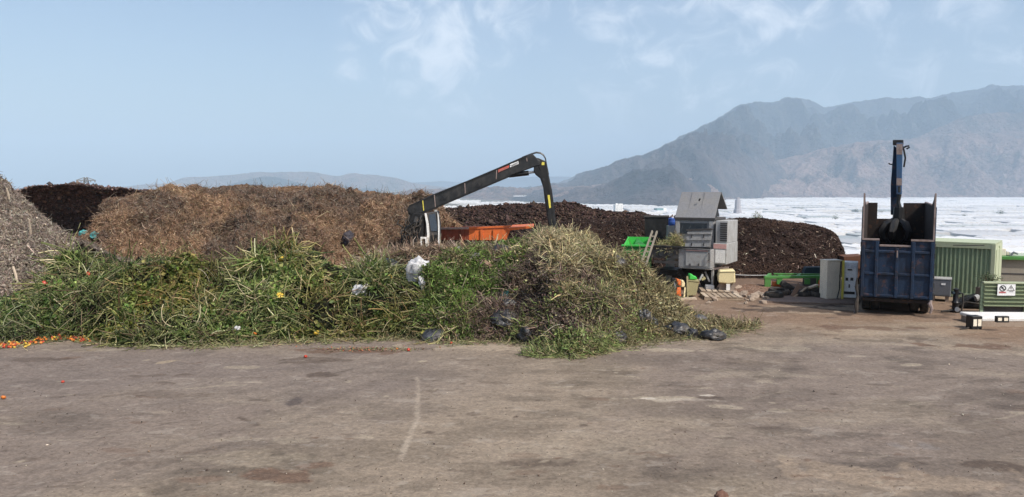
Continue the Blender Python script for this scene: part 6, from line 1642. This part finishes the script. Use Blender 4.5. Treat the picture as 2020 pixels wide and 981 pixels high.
for k in range(150):
    if k < 85: px_ = rr.uniform(-15, 92); py_ = np.interp(px_, [-15, 0, 40, 92], [684, 682, 679, 671]) + rr.gauss(0, 2.4) + 1.5
    else: px_ = rr.uniform(100, 178); py_ = np.interp(px_, [100, 130, 178], [670, 668, 673]) + rr.gauss(0, 2.2)
    s_ = rr.uniform(.028, .05); q = G(px_, py_); kd = rr.choices(('orange', 'red', 'yellow'), (4, 3, 3))[0]
    fruit(kd, (q[0], q[1], s_ * .85 + (rr.random() < .3) * s_), s_, f'small {kd} pepper in the strip of spilled fruit at the foot of the green heap', f'{kd} peppers spilled along the green heap')
for kd, px_, py_, s_, lb in (('yellow', 557, 512, .10, 'large yellow pepper on the highest hump of the green heap'), ('yellow', 549, 583, .10, 'large yellow pepper halfway up the green heap'), ('yellow', 377, 626, .09, 'yellow pepper low on the leafy part of the green heap'), ('orange', 343, 556, .09, 'orange pepper near the left ridge of the green heap'),
        ('red', 168, 547, .07, 'red pepper on the dark left part of the green heap'), ('orange', 873, 566, .10, 'orange pepper beside the dark netting bag'), ('orange', 890, 590, .09, 'orange pepper below the dark netting bag'), ('orange', 861, 610, .08, 'orange pepper low under the white bag'), ('yellow', 765, 548, .09, 'yellow pepper left of the white bag'),
        ('yellow', 622, 664, .08, 'yellow pepper at the foot of the heap under the highest hump'), ('orange', 612, 668, .07, 'orange pepper at the foot of the heap next to the yellow one'), ('yellow', 550, 667, .08, 'yellow pepper lying in the cuttings at the heap foot'), ('red', 475, 527, .07, 'red pepper near the ridge of the green heap'), ('red', 97, 563, .08, 'dull red pepper on the left slope beside the film scrap'), ('orange', 500, 668, .06, 'small orange pepper at the heap foot'), ('yellow', 822, 521, .07, 'yellow scrap of pepper near the ridge by the white bag')):
    q, n = drop_on(GREENA, px_, py_); fruit(kd, Vector(q) + Vector(n) * .14, s_, lb)
for kd, px_, py_, s_, lb in (('orange', 7, 788, .055, 'single orange pepper alone on the open concrete'), ('red', 124, 756, .04, 'small red pepper scrap on the bare concrete left of the scratch'), ('red', 603, 706, .045, 'red pepper on the concrete below the heap'), ('red', 806, 693, .05, 'red pepper at the end of the damp stain'), ('red', 890, 679, .045, 'red pepper in front of the grey bag'), ('orange', 783, 690, .03, 'tiny orange pepper on the damp stain')):
    q = G(px_, py_); fruit(kd, (q[0], q[1], s_ * .8), s_, lb)

# ------------------------------------------------------------------ crumbs on the yard
N = 1500
px_ = RNG.uniform(-40, 2060, N); py_ = 640 + 340 * RNG.random(N) ** .8
p = G(px_, py_); p = p[(p[:, 1] < 27)]; N = len(p); p[:, 2] = .012
cc = pick(N, [(.10, .075, .06), (.42, .37, .30), (.20, .15, .10), (.07, .055, .05)], (3, 1.2, 2, 2), .3)
lay('yard_crumbs', [(*clods(p, np.tile([0, 0, 1.], (N, 1)), RNG.uniform(.004, .011, N) * (1 + 1.0 * (RNG.random(N) < .06))), cc)], clod_m, None)['label'] = 'small crumbs of soil and grit strewn over the concrete yard'
# damp plant remains on the stain
N = 500; p = G(RNG.normal(735, 55, N), RNG.normal(690, 2.2, N)); p[:, 2] = .015
lay('stain_litter', [(*chips(p, np.tile([0, 0, 1.], (N, 1)), RNG.uniform(.02, .09, N), RNG.uniform(.01, .03, N)), pick(N, [(.12, .10, .05), (.16, .18, .07), (.30, .10, .05), (.2, .14, .1)]))], wood_m, None)['label'] = 'trodden bits of plant and fruit on the damp stain'
# soil lump near the viewer
q = G(1424, 994)
o = crumple(paint('reddish_soil', (.16, .085, .06), .95, amt=.4, dirt=(.08, .045, .035), bump=.8, scale=9), 'soil_clump', (.09, .08, .10), 77, subdiv=4, k=.3); o.location = (q[0], q[1], .05)
tag(o, 'dark reddish clump of soil lying on the concrete close to the viewer', 'soil clump')
